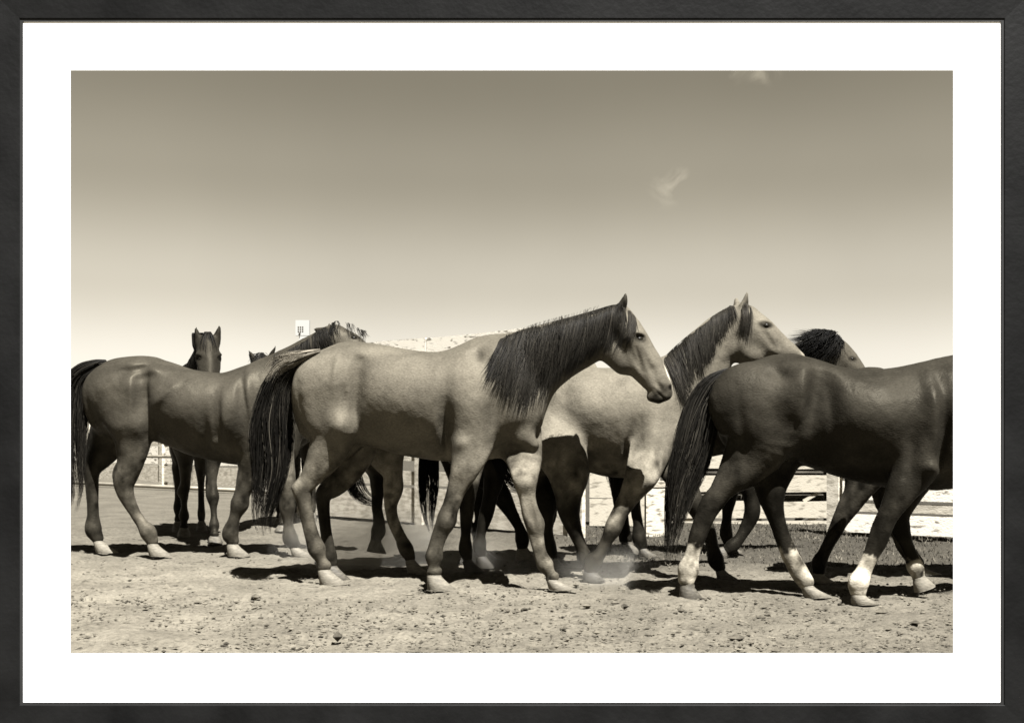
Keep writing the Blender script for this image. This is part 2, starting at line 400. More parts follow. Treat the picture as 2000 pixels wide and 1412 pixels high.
# ------------------------------------------------------------------ horse builder
ANAT = [(640,750,48,48,0,7),(684,835,24,30,0,11),(732,742,22,50,4,-11),(805,790,75,60,0,8),(880,845,12,48,4,-15),(948,770,34,70,10,9),(928,822,26,36,-10,9),
  (915,712,26,20,-10,-6),(1015,825,24,24,0,8),(600,800,8,55,-8,-6),(712,690,16,12,0,6),(905,868,14,12,0,6),(790,870,60,14,8,-5)]
def auto_relief(spec):
    """the same anatomy on every horse, fitted between its own rump, chest, back and belly"""
    t = spec['torso']; x0, x1 = t[0][0], t[-1][0]; m = t[len(t)//2]; k = (x1-x0)/485.0; kv = (m[2]-m[1])/212.0
    return [((b[0]-571)*k+x0, (b[1]-687)*kv+m[1], b[2]*k, b[3]*kv, b[4], b[5]*spec.get('anat', 1.0)) for b in ANAT]
def horse(spec):
    """spec is traced in photo pixels at a known distance; everything is built in metres"""
    h = spec.get('h', .011)
    u0, Y0, u1, Y1 = spec['Y']                       # distance drift from rump to head
    def Yc(u): return Y0+(Y1-Y0)*(min(max(u, u0-100), u1+150)-u0)/(u1-u0)
    S = lambda u: Yc(u)/FP
    F = []
    st = []
    for (u, t, b, hw) in spec['torso']:
        x, y, zt = P(u, t, Yc(u)); zb = P(u, b, Yc(u))[2]; st.append((x, y, zt, zb, hw*S(u)))
    chains = []
    def conv(pts, yof=0, latf=1.0, Yfix=None):
        o = []
        for i, p in enumerate(pts):
            u, v, r = p[:3]; Y = (Yfix if Yfix else Yc(u)+yof)
            if len(p) > 4: Y = Y+p[4]
            x, y, z = P(u, v, Y); s_ = Y/FP
            o.append((x, y, z, r*s_, (p[3] if len(p) > 3 and p[3] else r*latf)*s_))
        return o
    neck = conv(spec['neck']); head = conv(spec['head'])
    hooves = []; legs = []
    for lg in spec['legs']:
        side = -1 if lg['side'] == 'n' else 1
        pts = lg['pts']; n_ = len(pts); Yl = lg['Y']; o = []
        for i, p in enumerate(pts):
            u, v, r = p[:3]
            k = min(1, i/2.0)
            Yb = Yc(u)+side*(.145 if i == 0 else .15)
            Y = Yb*(1-k)+Yl*k
            s_ = Y/FP; x, y, z = P(u, v, Y)
            lat = p[3] if len(p) > 3 else r*(.62 if i == 0 else .78 if i < 3 else .88)
            o.append((x, y, z, r*s_, lat*s_))
        zs = 0
        if lg.get('ground', True):
            ub, wb = lg['hoof']
            gx = (ub-1000)*Yl/FP; bot = (gx, Yl, 0.0)
            # keep the lowest joint above the ground
            zlow = o[-1][2]
            if zlow < .075:
                dz = .075-zlow
                o = [(a, b, c+dz*max(0, 1-(c-zlow)/.5), d, e) for a, b, c, d, e in o]
            elif zlow > .12:
                dz = zlow-.12; o = [(a, b, c-dz*max(0, 1-(c-zlow)/.6), d, e) for a, b, c, d, e in o]
        else:
            ub, vb, wb = lg['hoof']; bot = P(ub, vb, Yl)
        hooves.append((o[-1], bot, wb*Yl/FP*.5, lg.get('hm'), lg.get('ground', True)))
        r0 = [q[3] for q in o]                       # bony joints, slim shafts
        for i in range(3, len(o)-1):
            e = r0[i]-.5*(r0[i-1]+r0[i+1]); f_ = 1+max(-.11, min(.10, .8*e/r0[i])); f_ *= .92
            o[i] = (o[i][0], o[i][1], o[i][2], r0[i]*f_, o[i][4]*f_)
        legs.append((o, lg.get('sock'), lg, side))
    allp = np.array([c[:3] for c in neck+head]+[c[:3] for l in legs for c in l[0]]+[(a, b, c) for a, b, c, d, e in st]+[(a, b, d) for a, b, c, d, e in st])
    lo = allp.min(0)-np.array([.32, .38, .12]); hi = allp.max(0)+np.array([.32, .38, .22]); lo[2] = max(lo[2], -.03)
    f = Field(lo, hi, h)
    f.torso(st)
    f.chain(neck, .10)
    f.chain(head, .05)
    for o, sock, lg, side in legs:
        f.chain(o, .045)
        q = np.array(o); n_ = len(q); hind = lg.get('hind', False)
        j = lg.get('joint', n_-7 if n_ > 9 else n_-6)
        def back(i, k, rr, dz=0): return (q[i][0]-q[i][3]*k, q[i][1], q[i][2]+dz, q[i][3]*rr, q[i][4]*rr)
        if hind:
            f.chain([back(j-2, .55, .38), back(j-1, .80, .36), back(j, .72, .42, .012)], .015)     # tendon down to the point of the hock
            f.chain([back(j, .60, .40), back(j+1, .72, .36), back(n_-3, .62, .42)], .012)
        else:
            f.chain([back(j, .55, .45, .0), back(j+1, .70, .36), back(n_-3, .60, .42)], .012)
    for (pts, k, yo) in spec.get('extra', []): f.chain(conv(pts, yo), k)
    for (pts, k, yo) in spec.get('carve', []): f.chain(conv(pts, yo), k, sub=True)
    for ear in spec.get('ears', []):
        f.chain(conv(ear['pts'], ear.get('y', 0)), .012)
        if ear.get('cup'): f.chain(conv(ear['cup'], ear.get('y', 0)-.022), .006, sub=True)
    V, Q = f.mesh(spec.get('smooth', 2))
    Nn = normals(V, Q)
    # pixel frame of each vertex (its own horse's plane)
    Yv = np.interp((V[:, 0]), [P(u0, 0, Y0)[0], P(u1, 0, Y1)[0]], [Y0, Y1])
    U = 1000+V[:, 0]*FP/Yv; W = HV-(V[:, 2]-CH)*FP/Yv; lat = V[:, 1]-Yv
    ls = np.sign(lat)
    for b in spec.get('relief', [])+auto_relief(spec):
        u, v, su, sv, ang, amp = b[:6]; amp = amp*2.4
        a = math.radians(ang); du = U-u; dv = W-v
        p = du*math.cos(a)+dv*math.sin(a); q = -du*math.sin(a)+dv*math.cos(a)
        g = np.exp(-(p/su)**2-(q/sv)**2)
        m = g*amp*.001*np.clip(np.abs(Nn[:, 1])*1.3, 0, 1)*(np.abs(lat) > .04)
        V[:, 1] += ls*m
    for i in range(spec.get('wrinkle', 1)):          # small irregularities of muscle and skin
        m = (fbm(V[:, 0]*9, V[:, 1]*9, V[:, 2]*9, 3)-.44)*.012
        V += Nn*m[:, None]
    # coat colour, with shade of legs, belly and hollows put into it
    base = spec['coat']; c = np.full(len(V), float(base))*COATK
    for o, sock, lg, side in legs:
        if lg.get('dark') is None and sock is None: continue
        pt = np.array([q[:3] for q in cres(o, 14)])
        m = (V[:, 2] < o[0][2]+.05)
        cand = np.where(m)[0]
        bi = np.empty(len(cand), int); bd = np.empty(len(cand))
        for c0 in range(0, len(cand), 20000):
            D = np.linalg.norm(V[cand[c0:c0+20000], None, :].astype(np.float32)-pt[None].astype(np.float32), axis=2); bi[c0:c0+20000] = D.argmin(1); bd[c0:c0+20000] = D.min(1)
        tt = bi/(len(pt)-1.0)
        ok = (bd < .13)
        if lg.get('dark') is not None:  # dark points of the legs, with shade from the body painted in
            d0, d1, val = lg['dark']; val *= .25
            k = np.clip((tt+ (fbm(V[cand,0]*14, V[cand,2]*14, V[cand,1]*14, 2)-.4)*.25 -d0)/(d1-d0), 0, 1)*ok
            k = k*k*(3-2*k)
            c[cand] = c[cand]*(1-k)+val*k
        if sock is not None:
            s0, val = sock; val *= .45
            jag = (fbm(V[cand,0]*30, V[cand,2]*30, V[cand,1]*30, 3)-.45)*.16
            k = np.clip((tt+jag-s0)/.04, 0, 1)*ok
            c[cand] = c[cand]*(1-k)+val*k
    lowk = np.clip((1.0-V[:, 2])/.35, 0, 1)          # dust and scuffs on the legs
    c = c*(1+lowk*(fbm(V[:, 0]*17, V[:, 1]*17, V[:, 2]*13, 4)-.46)*3.6)
    c = c*(1+(fbm(V[:, 0]*4+9, V[:, 1]*4, V[:, 2]*4, 3)-.44)*.7)
    c = np.clip(c, .003, .8)
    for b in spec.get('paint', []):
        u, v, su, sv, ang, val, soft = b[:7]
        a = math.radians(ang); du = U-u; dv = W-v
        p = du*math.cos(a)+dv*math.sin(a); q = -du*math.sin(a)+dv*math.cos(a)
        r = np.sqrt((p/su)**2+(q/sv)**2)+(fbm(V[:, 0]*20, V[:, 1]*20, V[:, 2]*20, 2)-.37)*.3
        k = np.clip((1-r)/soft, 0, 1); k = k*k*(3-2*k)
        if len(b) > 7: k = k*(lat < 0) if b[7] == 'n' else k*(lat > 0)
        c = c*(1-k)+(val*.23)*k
    k6 = np.clip(c/.6, 0, 1)
    cols = np.stack([c*(1.12-.06*k6), c, c*(.76+.11*k6)], 1)
    hx = float(np.mean([q[1][0] for q in hooves])); hy = float(np.mean([q[1][1] for q in hooves]))
    off = (hx, hy, 0.0)
    root = empty('horse', off)
    tag(root, spec['label'], 'horse', spec.get('group', 'horses walking together in the corral'))
    body = mesh_obj('body', V, Q.astype(np.int32), spec.get('mat', M_COAT), root, off, True, cols)
    for (top, bot, rb, hm, gr) in hooves:
        mat = {'pale': M_HOOFP, 'dark': M_HOOFD}.get(hm, M_HOOF)
        t = np.array(top[:3]); b = np.array(bot); ax = b-t; L_ = np.linalg.norm(ax); ax /= L_
        mid0 = t+ax*L_*.22
        vv = []; ff = []; K = 14; rings = []
        prof = [(0.0, top[3]*.75), (.20, top[3]*.92), (.34, rb*.72), (.42, rb*.80), (.96, rb*1.06), (1.0, rb*1.02)]
        for (s_, r_) in prof:
            cc = t+ax*L_*s_
            for k in range(K):
                a = 2*math.pi*k/K
                px, py = math.cos(a)*r_, math.sin(a)*r_*.80
                toe = max(0, s_-.25)/.75; px *= (1+.42*toe) if px > 0 else (1-.12*toe)
                if gr:
                    z = cc[2]-px*(1-s_)*.45
                    vv.append((cc[0]+px+(rb*.18*s_), cc[1]+py, max(z, 0.0) if s_ < 1 else .001))
                else:
                    nx, nz_ = -ax[2], ax[0]      # perpendicular to the axis in the picture plane of the limb
                    vv.append((cc[0]+px*nx, cc[1]+py, cc[2]+px*nz_))
        for i in range(len(prof)-1):
            for k in range(K):
                a, b2 = i*K+k, i*K+(k+1) % K; ff.append((a, b2, b2+K, a+K))
        ff.append(tuple(range(K))); ff.append(tuple(reversed(range((len(prof)-1)*K, len(prof)*K))))
        mesh_obj('hoof', vv, ff, mat, root, off, True)
    bvh = BVHTree.FromPolygons([tuple(p) for p in V], [tuple(int(i) for i in q) for q in Q])
    if spec.get('eye'):
        u, v, r = spec['eye']
        for sd_ in (-1, 1):
            x, y, z = P(u, v, Yc(u)); hit = bvh.ray_cast(Vector((x, y+sd_*1.0, z)), Vector((0, -sd_, 0)))
            if hit[0] is None: continue
            cc = hit[0]+Vector((0, -sd_*r*S(u)*.62, 0)); rr = r*S(u)
            vv = []; ff = []
            for i in range(9):
                th = math.pi*i/8
                for k in range(14):
                    a = 2*math.pi*k/14; vv.append((cc.x+rr*1.15*math.sin(th)*math.cos(a), cc.y+rr*.9*math.cos(th), cc.z+rr*.8*math.sin(th)*math.sin(a)))
            for i in range(8):
                for k in range(14): ff.append((i*14+k, i*14+(k+1) % 14, (i+1)*14+(k+1) % 14, (i+1)*14+k))
            mesh_obj('eye', vv, ff, M_EYE, root, off, True)
    for mn in spec.get('mane', []):
        mane_hair(mn['roots'], mn['ends'], Yc(mn['roots'][0][0])*.5+Yc(mn['roots'][-1][0])*.5+mn.get('yo', 0), bvh if mn.get('hug', True) else None, mn['n'], mn.get('name', 'mane'), root, off, mn['base'],
                  **{k: v for k, v in mn.items() if k not in ('roots', 'ends', 'n', 'name', 'base', 'hug', 'yo')})
    for tl in spec.get('tail', []):
        tail_hair(tl['curve'], Yc(tl['curve'][0][0])+tl.get('dy', 0), tl['n'], 'tail', root, off, tl['base'],
                  **{k: v for k, v in tl.items() if k not in ('curve', 'n', 'base', 'dy')})
    return root
COATK = .42
def gY(v): return CH*FP/(v-HV)

#@@SPECS@@
# ------------------------------------------------------------------ the corral ground
def build_ground():
    xs = np.concatenate([-np.geomspace(5.2, 900, 40)[::-1], np.arange(-5.1, 5.11, .028), np.geomspace(5.2, 900, 40)])
    ys = np.concatenate([-np.geomspace(.5, 300, 14)[::-1], np.arange(0, 4.8, .2), np.arange(4.8, 8.6, .025), np.arange(8.6, 13, .06), np.geomspace(13.1, 1400, 70)])
    X, Y = np.meshgrid(xs, ys, indexing='ij')
    near = np.clip((16-Y)/4, 0, 1)*np.clip((7-np.abs(X))/2, 0, 1)*(Y > 3)
    Z = (fbm(X*1.1, Y*1.1, 0, 3)-.45)*.05 + (fbm(X*6, Y*6, 3, 4)-.46)*.06 + (fbm(X*22, Y*22, 9, 3)-.44)*.022
    pock = np.clip(fbm(X*11+40, Y*11, 5, 2)-.52, 0, 1)*.09
    Z = (Z-pock)*near-.006
    gr = np.clip((X-.4+ .35*(Y-8.4))/1.2, 0, 1)*np.clip((Y-8.0)/.9, 0, 1)*np.clip(1-(Y-60)/60, 0, 1)
    gr = np.clip(gr+(fbm(X*2, Y*2, 1, 3)-.45)*.8*(gr > .02), 0, 1)
    n0, n1 = X.shape
    V = np.stack([X, Y, Z], -1).reshape(-1, 3)
    i = (np.arange(n0-1)[:, None]*n1+np.arange(n1-1)[None]).ravel()
    Q = np.stack([i, i+n1, i+n1+1, i+1], 1)
    cols = np.stack([gr.ravel()]*3, 1)
    m, Nn, Ll, b = newmat('dry_dirt')
    t = Nn.new('ShaderNodeTexCoord')
    def noise(sc, det=8, st=(1,1,1), rough=.6):
        mp = Nn.new('ShaderNodeMapping'); mp.inputs['Scale'].default_value = st; Ll.new(t.outputs['Object'], mp.inputs[0])
        z = Nn.new('ShaderNodeTexNoise'); z.inputs['Scale'].default_value = sc; z.inputs['Detail'].default_value = det; z.inputs['Roughness'].default_value = rough
        Ll.new(mp.outputs[0], z.inputs['Vector']); return z.outputs[0]
    def rampn(src, a, b_, c0, c1):
        r = Nn.new('ShaderNodeValToRGB'); e = r.color_ramp.elements; e[0].position = a; e[1].position = b_; e[0].color = c0; e[1].color = c1
        Ll.new(src, r.inputs[0]); return r.outputs[0]
    def mix(kind, fac, A, B):
        x = Nn.new('ShaderNodeMix'); x.data_type = 'RGBA'; x.blend_type = kind
        if isinstance(fac, float): x.inputs[0].default_value = fac
        else: Ll.new(fac, x.inputs[0])
        Ll.new(A, x.inputs[6]); Ll.new(B, x.inputs[7]); return x.outputs[2]
    dirt = rampn(noise(2.2), .35, .68, sep(.079), sep(.122))
    fine = rampn(noise(38, 6), .30, .62, (.66, .66, .66, 1), (1.1, 1.1, 1.1, 1))
    c1 = mix('MULTIPLY', 1.0, dirt, fine)
    speck = rampn(noise(24, 6, (.7, 1, 1), .62), .31, .42, (.22, .22, .21, 1), (1, 1, 1, 1))
    sp2 = rampn(noise(7, 5, (.7, 1, 1), .7), .30, .40, (.5, .5, .49, 1), (1, 1, 1, 1)); speck = mix('MULTIPLY', 1.0, speck, sp2)
    c2 = mix('MULTIPLY', 1.0, c1, speck)
    grass = rampn(noise(26, 8, (1, 1, 1), .75), .36, .66, sep(.02), sep(.075))
    at = Nn.new('ShaderNodeAttribute'); at.attribute_name = 'coat'
    c3 = mix('MIX', at.outputs['Fac'], c2, grass)
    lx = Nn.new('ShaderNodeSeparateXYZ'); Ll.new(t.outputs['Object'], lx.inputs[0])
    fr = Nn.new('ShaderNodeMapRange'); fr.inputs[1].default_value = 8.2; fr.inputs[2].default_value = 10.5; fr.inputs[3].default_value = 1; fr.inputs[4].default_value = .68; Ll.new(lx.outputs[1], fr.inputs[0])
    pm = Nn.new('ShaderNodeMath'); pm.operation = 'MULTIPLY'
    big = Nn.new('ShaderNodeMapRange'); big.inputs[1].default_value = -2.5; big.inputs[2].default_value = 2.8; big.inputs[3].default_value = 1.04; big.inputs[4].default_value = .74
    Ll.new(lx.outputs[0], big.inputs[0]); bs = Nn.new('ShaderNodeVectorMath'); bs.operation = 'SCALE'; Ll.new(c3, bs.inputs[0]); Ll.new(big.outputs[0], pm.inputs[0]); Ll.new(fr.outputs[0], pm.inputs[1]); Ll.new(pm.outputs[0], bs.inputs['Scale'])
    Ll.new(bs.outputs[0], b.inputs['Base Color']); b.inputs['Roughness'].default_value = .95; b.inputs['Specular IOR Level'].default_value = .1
    bp = Nn.new('ShaderNodeBump'); bp.inputs['Strength'].default_value = .8; bp.inputs['Distance'].default_value = .02
    Ll.new(noise(45, 6), bp.inputs['Height']); Ll.new(bp.outputs[0], b.inputs['Normal'])
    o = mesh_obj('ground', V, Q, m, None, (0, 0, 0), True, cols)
    tag(o, 'dry churned dirt of the corral floor', None, None, 'structure')
    # clods and droppings of dry earth
    vv = []; ff = []
    mc = noise_mat('dirt_clods', .02, .10, 9, .95, .1, .5, 60)
    for k in range(5200):
        y = 5.0+abs(rng.normal(0, 1.9)); x = rng.uniform(-.42, .42)*y*1.05
        r = .004+.010*rng.random()**3
        if rng.random() < .03: r *= 1.5+rng.random()*1.6
        n = len(vv); sq = rng.uniform(.4, .8)
        ph = rng.random()*6
        for (a, b_, c) in ((1,0,0),(0,1,0),(-1,0,0),(0,-1,0),(0,0,1),(0,0,-1)):
            j = rng.uniform(.6, 1.3); ca, sa = math.cos(ph), math.sin(ph)
            vv.append((x+(a*ca-b_*sa)*r*j*1.3, y+(a*sa+b_*ca)*r*j, c*r*j*sq+r*.2))
        for (a, b_, c) in ((0,1,4),(1,2,4),(2,3,4),(3,0,4),(1,0,5),(2,1,5),(3,2,5),(0,3,5)): ff.append((n+a, n+b_, n+c))
    o = mesh_obj('dirt_clods', vv, ff, mc); tag(o, 'small clods of earth scattered over the corral floor', None, None, 'stuff')
    # short dry tufts on the rougher ground behind
    vv = []; ff = []
    mg = noise_mat('dry_grass', .025, .085, 3, .9, .1)
    for k in range(9000):
        y = rng.uniform(8.6, 13.0); x = rng.uniform(.2, 6.0)
        if x < .9-.25*(y-8.6): continue
        hgt = rng.uniform(.008, .035); a = rng.random()*3.14; dx, dy = math.cos(a)*.006, math.sin(a)*.006
        n = len(vv); lx, ly = rng.normal(0, .012), rng.normal(0, .012)
        vv += [(x-dx, y-dy, -.004), (x+dx, y+dy, -.004), (x+lx, y+ly, hgt)]; ff.append((n, n+1, n+2))
    o = mesh_obj('dry_grass', vv, ff, mg); tag(o, 'short trampled dry grass in front of the right hand fence', None, None, 'stuff')
build_ground()

# ------------------------------------------------------------------ picture frame
M_FRAME = noise_mat('black_stained_wood', .0025, .0055, 6, .55, .07, .12, 60, stretch=(1,1,1), neutral=True)
M_LIP = noise_mat('grey_frame_lip', .012, .017, 4, .5, .12, 0, neutral=True)
M_MAT, _n, _l, mb = newmat('white_mat_board'); mb.inputs['Base Color'].default_value = (.90, .90, .90, 1); mb.inputs['Roughness'].default_value = .9; mb.inputs['Specular IOR Level'].default_value = .1
FY = 3.3
def build_frame():
    root = empty('picture_frame', (0, FY, 0))
    tag(root, 'black wooden picture frame with mitred corners round a wide white mat', 'picture frame')
    off = (0, FY, 0); pf = lambda u, v, Y=FY: P(u, v, Y)
    O = (-6, -6, 2006, 1418); I = (37, 36, 1963, 1377)
    def cor(r, Y, ref=FY):
        return [P(r[0], r[1], ref)[0::2], P(r[2], r[1], ref)[0::2], P(r[2], r[3], ref)[0::2], P(r[0], r[3], ref)[0::2]]
    o4 = cor(O, FY); i4 = cor(I, FY)
    prof = [(0.0, .045), (0.0, .002), (.02, 0.0), (.98, .003), (1.0, .004), (1.0, .045)]   # across the bar: t from outer edge to inner edge, depth
    for k in range(4):
        a0, a1 = o4[k], o4[(k+1) % 4]; b0, b1 = i4[k], i4[(k+1) % 4]; vv = []
        for (t, d) in prof:
            for (p, q) in ((a0, b0), (a1, b1)): vv.append((p[0]+(q[0]-p[0])*t, FY+d, p[1]+(q[1]-p[1])*t))
        n = len(prof); ff = [(2*i, 2*((i+1) % n), 2*((i+1) % n)+1, 2*i+1) for i in range(n)]
        ff += [tuple(2*i for i in range(n)), tuple(2*i+1 for i in reversed(range(n)))]
        mesh_obj('frame_bar', vv, ff, M_FRAME, root, off)
    # grey inner lip
    L2 = (43, 41, 1957, 1372); j4 = cor(L2, FY); vv = []; ff = []
    for k in range(4): vv += [(i4[k][0], FY+.006, i4[k][1]), (j4[k][0], FY+.006, j4[k][1]), (j4[k][0], FY+.0085, j4[k][1])]
    for k in range(4):
        a, b = 3*k, 3*((k+1) % 4); ff += [(a, b, b+1, a+1), (a+1, b+1, b+2, a+2)]
    mesh_obj('inner_lip', vv, ff, M_LIP, root, off)
    # mat with its opening
    ym = FY+.009; o4 = cor((30, 30, 1970, 1384), FY); A = (137.5, 137.5, 1862, 1275.5)
    a4 = [P(A[i], A[j], ym)[0::2] for i, j in ((0, 1), (2, 1), (2, 3), (0, 3))]; vv = []; ff = []
    for k in range(4): vv += [(o4[k][0], ym, o4[k][1]), (a4[k][0], ym, a4[k][1]), (a4[k][0], ym+.0015, a4[k][1]), (o4[k][0], ym+.0015, o4[k][1])]
    for k in range(4):
        a, b = 4*k, 4*((k+1) % 4); ff += [(a, b, b+1, a+1), (a+1, b+1, b+2, a+2), (a+2, b+2, b+3, a+3)]
    mesh_obj('mat', vv, ff, M_MAT, root, off)
    zb = P(0, 1418, FY)[2]
    for x in (-1.1, 1.1):
        v, f = box_mesh((x, FY+.03, zb/2-.02), (.12, .5, zb+.04), 0); mesh_obj('foot_block', v, f, M_FRAME, root, off)
build_frame()

# ------------------------------------------------------------------ fences
def wood(name, l1, l2, thr=(.42, .56)):
    return noise_mat(name, l1, l2, 9.0, .85, .1, .4, 40, stretch=(1, 1, 3.5), thr=thr, detail=8)
M_WHITE = wood('peeling_white_boards', .08, .32, (.36, .47)); M_WORN = wood('worn_grey_boards', .10, .20, (.36, .66)); M_GREYW = wood('bare_weathered_boards', .06, .12)
M_WHITE3 = wood('sunlit_peeling_boards', .12, .55, (.35, .44)); M_PALE = wood('pale_bare_boards', .2, .36, (.35, .6)); M_WHITE2 = wood('white_boards', .12, .23, (.34, .46))  # sunlit_peeling_boards: peeling white with its colour lightened to stand in for sunlight
def board(p, q, z0, z1, th, m, root, off, name='board', dz=0.0):
    """a board from p to q (x, y) between heights z0 and z1"""
    dx, dy = q[0]-p[0], q[1]-p[1]; L_ = math.hypot(dx, dy); nx, ny = dy/L_*th/2, -dx/L_*th/2
    n = max(2, int(L_/.6)); vv = []; ff = []
    for i in range(n+1):
        t = i/n; x, y = p[0]+dx*t, p[1]+dy*t; w1, w2 = random.uniform(-.008, .008), random.uniform(-.008, .008)
        vv += [(x+nx, y+ny, z0+w1), (x+nx, y+ny, z1+w2+dz*t), (x-nx, y-ny, z1+w2+dz*t), (x-nx, y-ny, z0+w1)]
    for i in range(n):
        for k in range(4):
            a = 4*i+k; b = 4*i+(k+1) % 4; ff.append((a, b, b+4, a+4))
    ff += [(3, 2, 1, 0), tuple(4*n+k for k in range(4))]
    return mesh_obj(name, vv, ff, m, root, off)
def post(x, y, z, wd, m, root, off, dp=None, rz=0):
    v, f = box_mesh((x, y, z/2-.05), (wd, dp or wd, z+.1), rz, 0); return mesh_obj('post', v, f, m, root, off)
def gp(u, v):
    Y = gY(v); return ((u-1000)*Y/FP, Y)
def fence_line(label, pts, rails, name='board_fence', posts=True, pw=.12, ph=1.9, mats=None, gap=2.4):
    a, b = pts; off = (a[0], a[1], 0); root = empty(name, off); tag(root, label, 'fence')
    dx, dy = b[0]-a[0], b[1]-a[1]; L_ = math.hypot(dx, dy); n = max(1, round(L_/gap)); ux, uy = dx/L_, dy/L_
    for (z0, z1, m, th) in rails:
        for i in range(n):
            t0, t1 = i/n, (i+1)/n; g = .006/L_
            board((a[0]+dx*(t0+g), a[1]+dy*(t0+g)), (a[0]+dx*(t1-g), a[1]+dy*(t1-g)), z0+random.uniform(-.006, .006), z1+random.uniform(-.006, .006), th, m, root, off)
    if posts:
        for i in range(n+1):
            t = i/n; x, y = a[0]+dx*t, a[1]+dy*t
            post(x+uy*(.09 if uy*0+ux > 0 else -.09), y+.0+abs(ux)*.10, ph, pw, M_PALE, root, off, rz=math.atan2(dy, dx))
    return root
# long fence running away to the left behind the herd
A0 = gp(598, 1008); A1 = gp(1140, 1050)
fence_line('tall peeling board fence receding behind the pale central horse', (A0, A1),
    [(.02, .40, M_PALE, .04), (.43, .58, M_PALE, .04), (.70, .90, M_PALE, .04), (1.02, 1.20, M_WHITE3, .04), (1.28, 1.44, M_WHITE3, .04), (1.50, 1.62, M_PALE, .04), (1.66, 2.03, M_WHITE3, .05)], ph=1.85)
# far fence on the left
fence_line('low distant white board fence behind the legs of the leftmost bay horse', (gp(60, 936), gp(500, 962)),
    [(.10, .42, M_PALE, .04), (.46, .80, M_WHITE3, .04), (.84, 1.16, M_WHITE, .04), (1.20, 1.40, M_WHITE2, .04)], ph=1.4, gap=3.0)
rt = empty('pipe_rail', (*gp(60, 942), 0)); tag(rt, 'thin double pipe rail in front of the distant left fence', 'rail'); o_ = (*gp(60, 942), 0)
def tube(p, q, r, m, name, root, off, K=8):
    p = Vector(p); q = Vector(q); d = (q-p).normalized(); s = d.orthogonal().normalized(); t = d.cross(s); vv = []; ff = []
    for c in (p, q):
        for k in range(K):
            a = 2*math.pi*k/K; vv.append(tuple(c+(s*math.cos(a)+t*math.sin(a))*r))
    for k in range(K): ff.append((k, (k+1) % K, (k+1) % K+K, k+K))
    ff += [tuple(reversed(range(K))), tuple(range(K, 2*K))]
    return mesh_obj(name, vv, ff, m, root, off, True)
M_PIPE = noise_mat('pale_pipe', .14, .2, 4, .5, .4); M_PIPED = noise_mat('dark_pipe', .08, .14, 4, .5, .4)
pa, pb = gp(60, 944), gp(620, 972)
tube((pa[0], pa[1], .06), (pb[0], pb[1], .06), .035, M_PIPE, 'pipe', rt, o_); tube((pa[0], pa[1], .62), (pb[0], pb[1], .62), .028, M_PIPED, 'pipe', rt, o_)
for k in range(2):
    t = k; tube((pa[0]+(pb[0]-pa[0])*t, pa[1]+(pb[1]-pa[1])*t, -.05), (pa[0]+(pb[0]-pa[0])*t, pa[1]+(pb[1]-pa[1])*t, .65), .03, M_PIPE, 'post', rt, o_)
# right hand fence: solid white panel, post, braced open panel, weathered panel
B0, B1 = gp(1150, 1027), gp(1290, 1027)
fence_line('solid white board panel left of the thick post behind the horses', (B0, B1), [(.0, .30, M_WHITE2, .04), (.304, .60, M_WHITE2, .04), (.604, .92, M_WHITE2, .04), (.93, 1.22, M_WHITE2, .04), (1.24, 1.5, M_WHITE2, .04)], posts=False, gap=1.6)
pp = gp(1281, 1045); of = (pp[0], pp[1], 0); rp = empty('fence_post', of); tag(rp, 'thick square whitewashed fence post standing on the dirt', 'post'); post(pp[0], pp[1]+.09, .52, .185, M_WHITE, rp, of, .16)
v, f = box_mesh((pp[0], pp[1]+.09, .48), (.20, .175, .03)); mesh_obj('cap', v, f, M_WHITE2, rp, of)
def braced():
    a = gp(1302, 1021); b = gp(1640, 1023); off = (a[0], a[1], 0); root = empty('braced_gate', off); tag(root, 'white open gate panel with diagonal braces under the dark right horse', 'gate')
    Y = a[1]; s = Y/FP
    Z = lambda v: CH+(HV-v)*s
    X = lambda u: (u-1000)*s
    for (v0, v1, u0, u1) in [(1012, 979, 1302, 1622), (961, 929, 1302, 1625), (915, 885, 1302, 1640), (870, 840, 1302, 1640), (1026, 1017, 1302, 1640)]:
        for (ua, ub) in [(u0, (u0+u1)/2-1), ((u0+u1)/2+1, u1)]:
            board((X(ua), Y), (X(ub), Y), max(Z(v0), -.02), Z(v1), .035, M_WHITE2, root, off)
    for (ua, va, ub, vb) in [(1330, 979, 1365, 958), (1455, 979, 1482, 958), (1570, 979, 1606, 958), (1335, 1019, 1362, 1008), (1460, 1019, 1488, 1010), (1575, 1020, 1600, 1008)]:
        p = Vector((X(ua), Y+.02, Z(va))); q = Vector((X(ub), Y+.02, Z(vb))); d = (q-p).normalized(); nrm = Vector((-d.z, 0, d.x))*.018
        vv = [p-nrm, q-nrm, q+nrm, p+nrm]; vv = [tuple(c+Vector((0, -.01, 0))) for c in vv]+[tuple(c+Vector((0, .03, 0))) for c in vv]
        mesh_obj('brace', vv, [(0,1,2,3),(7,6,5,4),(0,4,5,1),(1,5,6,2),(2,6,7,3),(3,7,4,0)], M_WHITE2, root, off)
    # dark sheet set behind the gate, showing through the gaps
    board((X(1302), Y+.16), (X(1650), Y+.16), -.02, 1.35, .03, M_GREYD, root, off, 'backing')
    for u in (1320, 1480, 1632): post(X(u), Y+.09, 1.35, .10, M_WHITE, root, off)
M_GREYD = noise_mat('dark_backing', .03, .07, 5, .8, .2, .2, 30, stretch=(1, 1, 5))
braced()
fence_line('weathered peeling board fence at the far right edge', (gp(1646, 1044), gp(2080, 1066)), [(.03, .21, M_WHITE3, .05), (.24, .33, M_PALE, .03), (.35, .53, M_WHITE3, .05), (.56, .70, M_WHITE3, .04), (.74, .95, M_WHITE3, .04), (1.0, 1.25, M_WHITE3, .04)], ph=1.25, gap=2.2)
